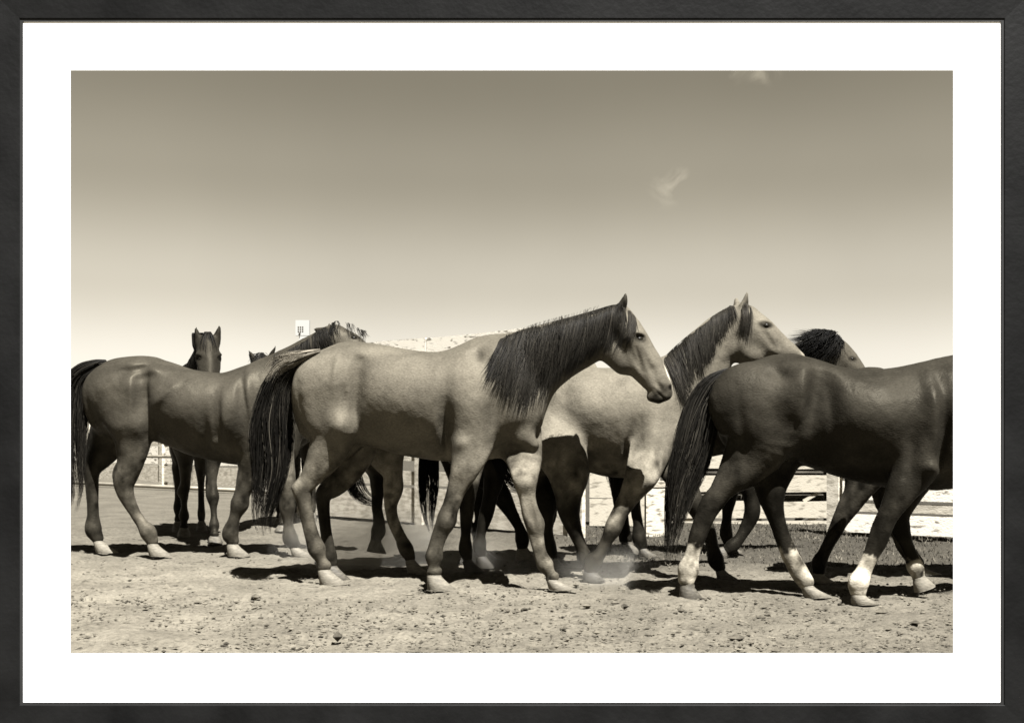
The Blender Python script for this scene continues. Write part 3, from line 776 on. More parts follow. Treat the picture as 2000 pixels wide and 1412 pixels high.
# far flat horizon strip of scrub and low sheds beyond the fences
vv = []; ff = []; rs = np.linspace(-420, 420, 160)
for i, x in enumerate(rs):
    hgt = 2.2+3.0*float(fbm(np.array([x*.03]), np.array([2.0]), 0, 4)[0]); vv += [(x, 420, -1), (x, 420, hgt), (x, 450, hgt*.9), (x, 450, -1)]
for i in range(len(rs)-1):
    for k in range(3): a = 4*i+k; ff.append((a, a+1, a+5, a+4))
o = mesh_obj('far_scrub', vv, ff, noise_mat('far_scrub', .08, .13, .2, .9, .1)); tag(o, 'low far-off line of scrub along the horizon', None, None, 'stuff')

# ------------------------------------------------------------------ floodlight
def floodlight():
    Y = 90.0; s = Y/FP; X = lambda u: (u-1000)*s; Z = lambda v: CH+(HV-v)*s; off = (X(590), Y, 0)
    root = empty('floodlight_tower', off); tag(root, 'white stadium floodlight mast with a square lamp panel beyond the horses', 'floodlight')
    mw, _n2, _l2, b = newmat('white_enamel'); b.inputs['Base Color'].default_value = (.24, .24, .225, 1)
    v, f = box_mesh((X(590), Y+.3, Z(640)), ((603-576)*s, .35, 30*s)); mesh_obj('panel', v, f, mw, root, off)
    v, f = box_mesh((X(592), Y+.3, Z(668)), ((600-583)*s, .3, 24*s)); mesh_obj('platform', v, f, mw, root, off)
    tube((X(590), Y+.5, -1), (X(590), Y+.5, Z(680)), .45, mw, 'mast', root, off)
    v, f = box_mesh((X(601), Y+.5, Z(650)), (.10, .2, 44*s)); mesh_obj('ladder', v, f, mw, root, off)
    md = noise_mat('lamp_bezel', .04, .06, 3)
    for i in range(3):
        for j in range(3):
            c = (X(582.3+4.2*i), Y+.1, Z(638.5+4.2*j)); tube((c[0], Y+.105, c[2]), (c[0], Y+.14, c[2]), 1.5*s, md, 'lamp', root, off, 10)
    v, f = box_mesh((X(585), Y+.05, Z(650.5)), (3.2*s, .2, 2.5*s)); mesh_obj('junction_box', v, f, md, root, off)
    v, f = box_mesh((X(592), Y+.05, Z(662.5)), (3.6*s, .2, 2.5*s)); mesh_obj('junction_box', v, f, md, root, off)
floodlight()

# ------------------------------------------------------------------ the herd
DK = .014
A = dict(label='pale dun horse in the middle with a long dark mane over its neck', Y=(570, 7.70, 1210, 7.36), h=.0075, coat=.142, mat=M_COAT,
  torso=[(571,752,800,22),(585,712,845,52),(605,697,862,66),(635,682,878,80),(668,670,876,86),(700,668,870,86),(740,673,876,92),(780,680,888,98),(820,686,895,101),(860,687,900,99),(900,674,902,92),(935,661,901,82),(975,664,893,74),(1010,690,876,64),(1038,735,856,48),(1056,775,830,26)],
  neck=[(985,757,88,60),(1035,715,74,46),(1085,688,60,36),(1132,670,50,29),(1172,655,43,26),(1200,642,36,24)],
  head=[(1208,634,33,25),(1228,664,37,29),(1250,699,35,25),(1272,730,31,19),(1290,756,23,17),(1297,768,16,15)],
  legs=[
   dict(side='n', Y=7.52, pts=[(634,765,64),(648,822,58,40),(645,866,42),(626,905,33),(604,938,23),(590,955,20),(594,978,16),(603,1010,13.5),(612,1042,13.5),(619,1070,17),(627,1090,13),(633,1102,14)], hoof=(642,46), dark=(.35,.65,.10), hm='pale'),
   dict(side='f', Y=7.78, pts=[(675,800,55),(695,855,46),(682,905,36),(655,945,27),(634,967,19),(632,992,14.5),(636,1030,12.5),(641,1062,13),(645,1084,14),(648,1098,12)], hoof=(652,40), dark=(.1,.5,.03)),
   dict(side='n', Y=7.24, pts=[(925,800,58),(922,868,42),(908,915,29),(892,955,22.5),(880,992,19.5),(873,1016,19.5),(864,1040,15),(856,1064,13.5),(848,1087,17),(847,1106,13.5),(848,1114,15)], hoof=(853,47), dark=(.15,.5,.085), hm='pale'),
   dict(side='f', Y=7.26, pts=[(1005,830,52),(1022,890,38),(1026,935,25),(1029,970,20),(1036,1000,19),(1045,1024,18.5),(1051,1050,13.5),(1057,1078,12.5),(1065,1103,16),(1074,1119,13),(1078,1126,14)], hoof=(1090,47), hm='pale', dark=(.4,.7,.15)),
  ],
  extra=[([(1203,688,29,26),(1220,704,28,25)],.03,0), ([(1274,774,11,11),(1286,779,9,11)],.02,0),
         ([(1022,852,20,20),(1042,868,11,14)],.05,-.09), ([(1024,856,18,20),(1042,874,10,14)],.05,.08),
         ([(1214,608,12,10),(1236,636,11,12)],.03,0)],
  carve=[([(1228,742,16,11),(1252,757,14,11),(1272,768,8,8)],.03,-.084), ([(1228,742,16,11),(1252,757,14,11),(1272,768,8,8)],.03,.084), ([(1306,758,4.5,6),(1303,768,4,6)],.012,-.052), ([(1306,758,4.5,6),(1303,768,4,6)],.012,.052)],
  ears=[dict(y=-.055, pts=[(1208,624,8,8),(1213,603,10,7),(1219,588,7.5,5),(1222,574,2.2,2.5)], cup=[(1212,610,4.5,5),(1216,594,5,4),(1220,582,3,3)]),
        dict(y=.075, pts=[(1196,622,8,8),(1198,608,8,6),(1198,600,4,4)])],
  relief=[(876,862,6,34,3,-8),(667,728,6,28,6,5),(684,782,5,26,0,-5),(693,775,4,22,0,3),(703,815,8,44,-3,-6),(1244,698,4,18,-20,-5),(1286,772,3,12,-45,-4),(1252,652,14,4,20,4),(560+40,760,14,40,0,4),(1020,900,8,30,-10,5),(1040,1000,6,30,-8,-4),(885,960,6,40,12,-4),(715,694,18,13,20,7),(752,700,30,60,5,-7),(660,770,26,70,12,9),(706,770,14,70,4,-20),(740,745,18,50,5,8),(680,838,22,30,0,26),(700,900,16,40,0,-10),
          (625,730,40,30,-20,5),(800,800,70,70,0,8),(872,830,11,66,2,-20),(925,790,38,66,8,20),(965,815,12,60,10,-9),(985,800,20,60,15,8),(940,700,20,26,-20,-14),(905,690,18,18,0,6),(1000,815,30,46,30,8),
          (896,870,30,16,-20,8),(912,905,12,26,15,6),(875,1016,14,14,0,6),(1240,706,6,26,-28,-5),(1270,724,6,20,-28,-3),(1260,690,8,34,-32,4),(1232,662,14,10,0,5),(1246,662,9,6,0,-10),(1244,653,12,4,15,7),(1205,668,12,40,-30,-9),
          (1300,735,7,18,-25,5),(1285,757,5,12,-30,-6),(630,925,12,40,20,-6),(1030,985,8,30,-10,-5),(1090,740,40,14,-38,6),(1040,770,30,10,-45,-6)],
  paint=[(1246,664,19,12,10,.04,.6),(1283,778,26,17,0,.03,.6),(1296,765,22,20,60,.10,.6),(1309,733,10,32,-25,1.5,.4),(1306,757,6,8,0,.01,.5),(1150,690,40,30,0,.14,.7),(1215,700,36,34,0,.17,.9),  # the dark chin patch is shade under the jaw, painted on
         (1216,592,12,24,10,.05,.5),(1218,598,5,10,0,.012,.5),(862,1010,22,60,15,.09,.8,'n'),(940,700,14,22,0,.13,.9),(868,820,14,22,0,.13,.9),(1075,735,60,20,-38,.10,.8),(605,960,24,36,0,.10,.8,'n'),(760,840,170,60,5,.25,.9),(650,760,26,20,0,.22,.9),(1048,1010,18,50,-10,.17,.8)],  # withers hollow and elbow groove darkened: crease shade painted into the coat
  eye=(1246,664,8),
  mane=[dict(roots=[(980,668),(1010,655),(1050,643),(1100,630),(1150,616),(1190,604),(1206,602)], ends=[(948,745),(960,775),(1000,800),(1045,800),(1085,758),(1130,722),(1172,690),(1196,672)], n=2600, base=.035, clumps=110, rad=.0025),
        dict(roots=[(995,668),(1040,650),(1080,638)], ends=[(975,800),(1010,815),(1060,770)], n=500, base=.045, clumps=26, rad=.002, lift=.02, spread=16),
        dict(roots=[(990,664),(1050,640),(1110,624),(1170,606)], ends=[(950,760),(1010,790),(1070,770),(1140,700)], n=130, base=.04, clumps=70, rad=.0015, lift=.035, spread=34, up=10),
        dict(name='forelock', roots=[(1212,606),(1225,612),(1236,624)], ends=[(1196,690),(1210,702),(1226,672)], n=330, base=.06, clumps=16, rad=.0017, lift=.008, bow=6),
        dict(name='forelock', roots=[(1196,606),(1206,606)], ends=[(1178,672),(1188,700)], n=160, base=.04, clumps=8, rad=.0017)],
  tail=[dict(curve=[(604,697,5),(585,706,13),(560,728,22),(540,765,28),(530,810,34),(528,860,38),(527,920,34),(520,970,26),(514,1010,20),(518,1045,10)], n=1500, base=.016, dy=-.02, depth=.09, clumps=60, pale=(.06,.09)),
        dict(curve=[(626,686,4),(600,693,8),(570,702,13),(540,718,18),(522,748,16)], n=460, base=.42, dy=-.13, depth=.05, clumps=24, rad=.0026),
        dict(curve=[(606,702,5),(575,722,10),(552,760,18),(548,810,22),(556,860,16)], n=300, base=.05, dy=-.08, depth=.05, clumps=24, rad=.002)])

B = dict(label='glossy mid brown horse at the left edge with its tail swept back', Y=(165, 9.55, 600, 9.40), h=.010, coat=.062, mat=M_GLOSS,
  torso=[(166,760,802,20),(176,735,828,38),(195,716,846,50),(225,701,858,62),(262,696,862,70),(300,697,862,71),(335,708,874,75),(375,721,890,80),(415,727,900,80),(450,728,906,76),(482,722,906,68),(512,714,896,60),(540,720,872,48),(562,745,840,28)],
  neck=[(512,772,64,44),(550,735,48,34),(590,705,38,27),(622,684,34,24),(648,672,31,23)],
  head=[(655,668,33,23),(684,686,34,25),(708,708,29,20),(730,735,24,16),(744,752,17,14)],
  legs=[
   dict(side='n', Y=9.38, pts=[(232,770,50),(252,822,46,34),(262,862,33),(257,898,28),(244,932,24),(244,954,19),(258,984,14),(275,1010,13),(289,1028,16),(297,1044,12.5)], hoof=(306,38), dark=(.5,.8,.10), hm='pale'),
   dict(side='f', Y=9.66, pts=[(225,815,45),(212,862,36),(192,896,26),(180,920,18),(181,950,14),(182,990,13),(182,1020,16),(190,1036,12)], hoof=(202,36), dark=(.0,.3,.04), hm='pale'),
   dict(side='n', Y=9.38, pts=[(505,820,44),(498,880,30),(488,925,24),(474,962,18.5),(468,985,18),(459,1010,13),(450,1040,16.5),(454,1056,12.5)], hoof=(459,38), dark=(.15,.5,.05), hm='pale'),
   dict(side='f', Y=9.36, pts=[(535,830,44),(545,888,31),(556,930,22),(562,965,17.5),(561,992,16),(563,1022,12),(567,1050,15),(575,1064,12)], hoof=(584,36), dark=(.2,.5,.07), hm='pale')],
  extra=[([(662,700,28,22),(678,712,26,22)],.03,0)],
  ears=[dict(y=-.05, pts=[(650,656,8,7),(636,648,8,6),(624,645,6,5),(614,643,2,2)]), dict(y=.06, pts=[(646,650,7,6),(644,640,6,5),(643,632,2,2)])],
  relief=[(448,822,5,50,0,-9),(306,790,5,50,0,-8),(280,770,6,36,0,6),(345,775,7,34,45,6),(270,735,30,6,-25,-6),(492,770,4,40,-8,-6),(478,760,6,40,0,5),(320,724,16,12,20,9),(290,714,40,11,10,6),(280,725,40,8,-12,-14),(275,790,16,50,4,12),(302,785,14,50,-8,-16),(290,835,16,22,0,16),(330,780,16,40,40,10),(300,740,26,10,-5,-8),(440,830,9,60,0,-13),(465,800,24,60,0,12),(485,770,8,50,-10,-9),(500,770,10,60,-10,9),(380,790,50,50,0,8),(240,745,36,24,-20,6),(252,875,18,20,0,6)],
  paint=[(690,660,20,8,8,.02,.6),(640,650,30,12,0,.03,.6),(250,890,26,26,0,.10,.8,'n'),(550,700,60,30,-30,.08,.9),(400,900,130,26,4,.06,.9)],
  eye=(692,662,6.5),
  mane=[dict(roots=[(540,704),(570,690),(600,672),(620,656),(640,646)], ends=[(545,735),(575,735),(610,730),(640,720),(660,700)], n=800, base=.03, clumps=40, rad=.0032, K=9),
        dict(name='forelock', roots=[(644,640),(660,634),(690,642),(712,656)], ends=[(650,690),(668,664),(694,664),(716,668)], n=110, base=.014, clumps=14, rad=.002, K=8)],
  tail=[dict(curve=[(208,708,5),(188,716,12),(163,732,19),(148,758,24),(143,800,26),(142,850,24),(146,910,19),(150,960,12),(144,1000,5)], n=1200, base=.022, dy=-.04, depth=.08, clumps=40, rad=.0032, pale=(.08,.09))])

C = dict(label='large dark brown horse with white socks filling the right side', Y=(1400, 7.02, 1880, 6.78), h=.009, coat=.032, mat=M_DARK,
  torso=[(1398,775,830,34),(1412,743,866,60),(1440,722,884,78),(1480,702,892,92),(1530,691,898,100),(1580,699,912,100),(1630,714,930,106),(1690,722,944,110),(1740,719,952,108),(1790,710,956,102),(1840,705,957,92),(1880,712,950,82),(1920,742,920,66),(1948,785,885,42)],
  neck=[(1885,800,96,62),(1950,742,78,50),(2010,692,62,40),(2055,664,52,34)],
  head=[(2062,655,36,27),(2095,690,40,30),(2130,735,34,24),(2155,775,24,18),(2162,790,18,16)],
  legs=[
   dict(side='n', Y=6.86, pts=[(1468,790,84),(1482,860,66,48),(1452,915,42),(1418,950,29),(1390,985,24),(1376,1012,21),(1362,1048,18.5),(1352,1084,17),(1345,1110,21),(1341,1130,17)], hoof=(1341,38), sock=(.70,.44), dark=(.2,.6,.02)),
   dict(side='f', Y=6.92, pts=[(1500,830,70),(1516,895,44),(1508,945,31),(1508,980,25),(1518,1015,19),(1532,1055,17),(1546,1090,18),(1562,1118,18),(1574,1136,16)], hoof=(1588,48), sock=(.67,.38), dark=(0,.3,.02), hm='pale'),
   dict(side='n', Y=6.62, pts=[(1800,840,66),(1790,905,48),(1762,955,32),(1738,1000,25),(1724,1030,22),(1715,1058,20),(1703,1086,17),(1690,1112,17),(1677,1140,20),(1676,1156,16)], hoof=(1680,46), sock=(.67,.38), dark=(.1,.45,.025), hm='pale'),
   dict(side='f', Y=6.98, ground=False, pts=[(1815,860,60),(1800,910,42),(1776,960,28),(1760,1005,21),(1760,1032,19),(1770,1058,15),(1779,1082,14.5),(1787,1106,17),(1792,1120,14)], hoof=(1802,1152,36), sock=(.78,.34), dark=(0,.3,.02), hm='pale')],
  extra=[([(2070,705,30,28),(2088,722,28,26)],.03,0)],
  ears=[dict(y=-.06, pts=[(2060,640,9,8),(2066,618,10,7),(2072,600,7,5),(2076,586,2.5,2.5)]), dict(y=.07, pts=[(2050,640,9,8),(2056,620,9,6),(2062,592,2.5,2.5)])],
  relief=[(1546,770,12,60,4,7),(1600,800,10,46,0,-9),(1512,740,12,14,0,-7),(1492,815,14,30,10,-6),(1520,850,8,50,20,6),(1700,820,60,40,0,6),(1810,900,7,50,5,-12),(1605,724,24,14,15,9),(1500,735,20,18,0,-10),(1530,770,22,60,5,12),(1565,790,18,60,8,-18),(1590,760,16,40,0,-8),(1480,830,40,50,0,8),(1545,850,20,60,10,10),(1640,800,40,50,0,8),(1785,790,16,60,0,14),(1808,850,14,70,0,-22),(1840,790,40,50,0,12),(1790,915,16,18,0,16),(1760,890,30,30,0,8),(1425,940,26,30,20,8)],
  paint=[(1510,735,14,14,0,.05,.8),(1490,790,30,40,0,.06,.9),(1700,940,220,42,3,.03,.7),(1590,880,60,50,0,.03,.9),(1400,950,40,36,20,.08,.8,'n'),(1560,790,24,60,0,.05,.9)],  # belly, flank and hollow patches paint shade into the coat
  eye=(2108,684,6),
  mane=[dict(roots=[(1870,706),(1930,680),(1990,650),(2040,625)], ends=[(1880,790),(1950,800),(2010,780),(2060,740)], n=500, base=.02, clumps=40, rad=.004, K=8)],
  tail=[dict(curve=[(1442,724,5),(1420,735,14),(1392,760,24),(1372,800,30),(1358,850,34),(1345,900,34),(1330,950,28),(1320,1000,20),(1312,1050,14),(1305,1095,7)], n=1500, base=.028, dy=-.03, depth=.10, clumps=64, pale=(.15,.09))])

D = dict(label='pale dun horse with raised head between the middle horse and the dark right one', Y=(975, 8.32, 1400, 8.06), h=.009, coat=.18, mat=M_COAT,
  torso=[(975,765,820,24),(988,735,850,48),(1012,712,876,66),(1055,704,892,78),(1100,708,906,86),(1140,715,919,90),(1180,719,930,92),(1230,717,934,88),(1272,710,926,80),(1308,716,906,68),(1338,745,880,52),(1358,780,850,30)],
  neck=[(1310,790,84,54),(1350,738,66,44),(1382,692,53,35),(1412,656,44,29),(1440,636,37,25)],
  head=[(1456,630,32,25),(1482,655,36,28),(1510,674,30,22),(1540,692,22,17),(1556,702,17,15)],
  legs=[
   dict(side='n', Y=7.92, pts=[(1050,800,66),(1085,865,56),(1112,922,40),(1112,965,30),(1112,1000,23),(1118,1024,18),(1129,1050,13.5),(1138,1072,13),(1144,1090,15),(1149,1104,12)], hoof=(1156,36), dark=(.1,.45,.03)),
   dict(side='f', Y=8.2, pts=[(1050,860,52),(1066,930,36),(1070,975,23),(1067,1005,18),(1070,1040,13),(1075,1070,13),(1079,1085,12)], hoof=(1088,34), dark=(0,.3,.02)),
   dict(side='n', Y=7.72, pts=[(1282,820,54),(1268,885,40),(1252,930,33),(1228,972,24),(1210,1004,19),(1198,1030,18),(1186,1056,14),(1174,1078,14),(1160,1096,18),(1154,1110,15)], hoof=(1152,38), dark=(.45,.62,.05), hm='dark'),
   dict(side='f', Y=7.80, pts=[(1290,840,52),(1312,900,38),(1345,965,24),(1368,1005,18.5),(1383,1034,15.5),(1393,1068,14),(1398,1092,16),(1405,1106,12)], hoof=(1414,34), dark=(.0,.3,.03))],
  extra=[([(1450,680,30,27),(1470,690,29,26)],.03,0), ([(1330,850,26,30),(1300,880,22,26)],.04,-.12)],
  ears=[dict(y=-.055, pts=[(1449,618,8,8),(1452,600,9,6.5),(1456,588,6.5,5),(1459,572,2.2,2.5)], cup=[(1454,606,4,5),(1457,592,4,3.5)]), dict(y=.07, pts=[(1444,616,8,7),(1440,598,8,6),(1438,584,3,3)])],
  relief=[(1232,870,12,50,10,-18),(1280,830,34,60,-15,18),(1320,830,14,50,-10,-8),(1255,905,20,20,0,10),(1130,800,50,50,0,8),(1210,800,30,60,0,5),(1258,940,22,16,10,8),(1492,665,6,26,-35,-4),(1508,690,8,10,-35,4),(1492,637,12,5,10,5),(1434,700,8,36,0,-8),(1400,700,12,60,15,6)],
  paint=[(1500,664,64,46,30,.23,.9),(1488,637,20,10,8,.03,.6),(1545,700,22,14,30,.16,.6),(1562,696,6,16,-35,.6,.4),(1456,596,9,18,0,.12,.6),(1210,1010,24,44,25,.07,.8,'n'),(1420,640,40,20,-30,.3,.8)],
  eye=(1492,638,7),
  mane=[dict(roots=[(1296,706),(1320,682),(1350,657),(1380,634),(1402,618),(1430,604)], ends=[(1328,800),(1345,790),(1362,750),(1376,715),(1396,672),(1425,632)], n=1300, base=.05, clumps=60, rad=.0026),
        dict(name='forelock', roots=[(1450,600),(1462,606)], ends=[(1440,668),(1456,676)], n=200, base=.07, clumps=10, rad=.002)],
  tail=[dict(curve=[(985,722,4),(972,750,14),(968,800,18),(975,860,20),(995,920,20),(1030,955,12),(1070,975,6)], n=420, base=.02, dy=0, depth=.08, clumps=30)])

J = dict(label='pale legged horse mostly hidden behind the middle dun horse', Y=(690, 8.30, 1100, 8.48), h=.013, coat=.19,
  torso=[(690,772,826,22),(702,742,856,44),(728,716,872,60),(765,705,882,70),(805,706,888,76),(850,712,890,78),(900,712,888,74),(945,706,880,66),(980,716,868,54),(1008,748,842,32)],
  neck=[(980,770,62,40),(1022,730,50,34),(1058,700,42,28),(1086,678,34,24)], head=[(1096,674,29,21),(1116,698,31,23),(1140,722,26,18),(1162,745,18,14)],
  legs=[
   dict(side='n', Y=8.12, pts=[(735,800,60),(748,855,46),(758,895,34),(768,928,23),(769,955,20),(763,986,15.5),(768,1018,13.5),(782,1048,13),(793,1072,15),(801,1088,12)], hoof=(811,38), hm='pale', dark=(.72,.9,.10)),
   dict(side='f', Y=8.5, ground=False, pts=[(735,830,52),(738,890,36),(744,925,25),(739,955,17),(737,990,13),(741,1018,13),(739,1038,15),(735,1050,12)], hoof=(731,1078,32), dark=(0,.4,.02)),
   dict(side='n', Y=8.2, pts=[(930,800,46),(922,870,34),(917,930,23),(914,970,18),(912,1000,15),(910,1040,12),(909,1070,14),(913,1088,11)], hoof=(920,34), hm='dark', dark=(.1,.4,.03)),
   dict(side='f', Y=8.5, pts=[(960,810,46),(968,870,34),(966,930,22),(958,970,17),(950,1005,15),(940,1040,12),(936,1064,14),(940,1080,11)], hoof=(946,32), hm='dark', dark=(.0,.3,.02))],
  ears=[dict(y=-.05, pts=[(1104,652,6,6),(1102,638,6,5),(1099,626,4,3.5),(1097,614,1.8,2)]), dict(y=.05, pts=[(1094,658,6,6),(1092,648,6,5),(1090,640,2,2)])],
  relief=[(760,800,20,50,0,8)], paint=[(768,965,16,10,0,.18,.7,'n'),(775,1005,9,16,0,.14,.8,'n'),(1110,690,60,40,0,.12,.8),(1100,630,12,24,0,.08,.5)], eye=(1122,698,5),
  mane=[dict(roots=[(1000,712),(1040,690),(1080,668)], ends=[(1010,780),(1050,770),(1090,730)], n=300, base=.03, clumps=24, rad=.004, K=8)],
  tail=[dict(curve=[(700,735,4),(688,770,12),(680,830,16),(680,890,18),(690,940,18),(712,972,14),(745,985,6)], n=450, base=.03, dy=0, depth=.07, clumps=30, rad=.003)])

K = dict(label='black legged horse hidden behind the pair of dun horses, tail hanging', Y=(850, 9.0, 1200, 8.95), h=.014, coat=.03,
  torso=[(848,785,832,22),(860,755,856,44),(885,730,872,58),(920,722,880,66),(965,726,888,72),(1010,730,892,74),(1055,730,892,72),(1100,724,886,64),(1140,728,872,52),(1170,758,846,32)],
  neck=[(1140,785,56,38),(1180,775,44,32),(1220,772,36,26),(1250,778,30,22)], head=[(1262,784,26,20),(1285,806,28,22),(1305,832,24,17),(1320,856,16,13)],
  legs=[
   dict(side='n', Y=8.75, ground=False, pts=[(893,810,54),(905,865,46),(940,915,34),(968,950,25),(984,975,20),(1000,1002,15),(1014,1030,13),(1020,1052,15),(1020,1066,12)], hoof=(1022,1092,34), dark=(0,.3,.02), hm='pale'),
   dict(side='f', Y=9.1, pts=[(893,840,48),(915,900,34),(935,940,24),(940,975,17),(938,1010,12),(936,1050,13),(940,1066,11)], hoof=(946,32), dark=(0,.3,.02)),
   dict(side='n', Y=8.72, pts=[(1120,830,44),(1110,890,32),(1090,940,22),(1078,980,17),(1072,1006,16),(1070,1036,12),(1073,1064,14),(1078,1080,11)], hoof=(1086,32), dark=(0,.3,.02)),
   dict(side='f', Y=9.0, pts=[(1130,830,44),(1132,890,30),(1126,940,21),(1118,985,16),(1122,1020,12),(1128,1048,13),(1132,1062,11)], hoof=(1140,32), dark=(0,.3,.02))],
  ears=[dict(y=-.05, pts=[(1256,768,6,6),(1254,752,5,4),(1252,742,2,2)])],
  mane=[dict(roots=[(1160,748),(1200,740),(1245,752)], ends=[(1165,800),(1205,800),(1245,800)], n=200, base=.02, clumps=18, rad=.004, K=7)],
  tail=[dict(curve=[(858,745,4),(848,775,11),(842,830,15),(838,890,17),(836,950,17),(836,1000,12),(842,1040,4)], n=600, base=.012, dy=-.1, depth=.06, clumps=30, rad=.003)])

H = dict(label='horse with wind-blown forelock behind the back of the dark right horse', Y=(1190, 9.45, 1600, 9.35), h=.0135, coat=.07,
  torso=[(1190,788,836,22),(1202,758,858,42),(1228,738,872,56),(1268,730,882,64),(1310,735,890,70),(1355,740,894,70),(1400,738,890,66),(1440,732,880,58),(1470,742,864,48),(1495,770,840,28)],
  neck=[(1465,790,56,40),(1505,752,46,34),(1545,718,38,28),(1580,694,32,24),(1600,686,28,22)],
  head=[(1604,678,26,20),(1630,688,29,22),(1654,708,25,18),(1678,736,20,14),(1690,752,15,12)],
  legs=[
   dict(side='n', Y=9.3, pts=[(1235,810,50),(1245,860,40),(1250,905,26),(1240,940,19),(1240,980,13),(1246,1020,12),(1248,1050,14),(1254,1066,11)], hoof=(1262,32), dark=(0,.3,.02)),
   dict(side='f', Y=9.6, pts=[(1225,820,48),(1232,870,36),(1225,910,24),(1215,935,18),(1216,980,12),(1220,1020,12),(1222,1044,14)], hoof=(1232,30), dark=(0,.3,.02)),
   dict(side='n', Y=9.2, ground=False, pts=[(1440,820,44),(1446,880,32),(1456,930,24),(1467,970,18),(1470,1000,16),(1462,1028,12),(1446,1050,12),(1430,1066,14),(1420,1074,11)], hoof=(1404,1084,30), dark=(0,.3,.015)),
   dict(side='f', Y=9.5, pts=[(1450,830,42),(1440,890,28),(1430,940,20),(1424,975,16),(1420,1010,12),(1418,1040,13),(1422,1056,11)], hoof=(1430,30), dark=(0,.3,.015))],
  extra=[([(1612,705,22,19),(1626,714,21,19)],.03,0)],
  ears=[dict(y=-.045, pts=[(1600,664,6,6),(1588,655,6,5),(1578,648,2,2)])],
  paint=[(1660,702,12,7,10,.03,.5),(1598,664,16,12,0,.03,.6)], eye=(1660,702,4.4),
  mane=[dict(name='forelock', roots=[(1596,660),(1612,654),(1628,654),(1640,664),(1648,676)], ends=[(1540,652),(1548,676),(1558,690),(1590,706),(1622,712)], n=900, base=.016, clumps=90, rad=.0024, hug=False, yo=-.11, spread=20, lift=.02, ylat=.04),
        dict(roots=[(1530,702),(1560,682),(1590,664)], ends=[(1545,745),(1570,735),(1596,720)], n=260, base=.02, clumps=22, rad=.004, K=8)],
  tail=[dict(curve=[(1198,748,4),(1188,790,12),(1186,850,14),(1190,910,10),(1196,960,4)], n=200, base=.02, dy=0, depth=.06, clumps=16, rad=.004)])

for _s in (A, B, C, D, J, K, H):
    for _i, _l in enumerate(_s['legs']): _l['hind'] = _i < 2

def shift(sp, fu, fv, **kw):
    """same animal build seen at another place in the photo"""
    import copy
    s = copy.deepcopy({k: v for k, v in sp.items() if k != 'mat'}); s['mat'] = sp.get('mat', M_COAT)
    ru = lambda p: (p[0]*fu[0]+fu[1], p[1]*fv[0]+fv[1])+tuple(x*fv[0] for x in p[2:])
    s['torso'] = [(a*fu[0]+fu[1], b*fv[0]+fv[1], c*fv[0]+fv[1], d*fv[0]) for a, b, c, d in sp['torso']]
    s['neck'] = [ru(p) for p in sp['neck']]; s['head'] = [ru(p) for p in sp['head']]
    for e in ('extra', 'carve'):
        if e in s: s[e] = [([ru(p) for p in pts], k, y) for pts, k, y in sp[e]]
    for e in s.get('ears', []):
        e['pts'] = [ru(p) for p in e['pts']]
        if 'cup' in e: e['cup'] = [ru(p) for p in e['cup']]
    for l in s['legs']:
        l['pts'] = [ru(p) for p in l['pts']]; h = l['hoof']
        l['hoof'] = (h[0]*fu[0]+fu[1], h[1]*fv[0]) if len(h) == 2 else (h[0]*fu[0]+fu[1], h[1]*fv[0]+fv[1], h[2]*fv[0])
    s['relief'] = [(b[0]*fu[0]+fu[1], b[1]*fv[0]+fv[1], b[2]*fv[0], b[3]*fv[0], b[4], b[5]) for b in sp.get('relief', [])]
    s['paint'] = [(b[0]*fu[0]+fu[1], b[1]*fv[0]+fv[1], b[2]*fv[0], b[3]*fv[0])+tuple(b[4:]) for b in sp.get('paint', [])]
    if 'eye' in s: s['eye'] = ru(sp['eye'])
    for m_ in s.get('mane', []): m_['roots'] = [ru(p) for p in m_['roots']]; m_['ends'] = [ru(p) for p in m_['ends']]
    for t_ in s.get('tail', []): t_['curve'] = [ru(p) for p in t_['curve']]
    s.update(kw); return s

# horse at the far right, mostly beyond the edge of the opening
Lh = shift(C, (.9, 375), (.885, 122), label='brown horse whose trailing hind leg shows under the dark right horse', Y=(1633, 7.95, 2070, 7.85), coat=.04, h=.014, mane=[], tail=[], paint=[], eye=(2272, 695, 5))
for l, y in zip(Lh['legs'], (7.62, 8.1, 7.8, 8.0)): l['Y'] = y; l['sock'] = None; l['dark'] = (.4, .8, .04)
Lh['legs'][0]['pts'] = [(1700,790,74),(1706,860,58),(1698,915,42),(1680,952,31),(1660,985,24),(1642,1018,18),(1626,1050,15),(1611,1080,14),(1600,1102,16),(1599,1118,13)]
Lh['legs'][0]['hoof'] = (1602, 38); Lh['legs'][0]['hm'] = 'pale'

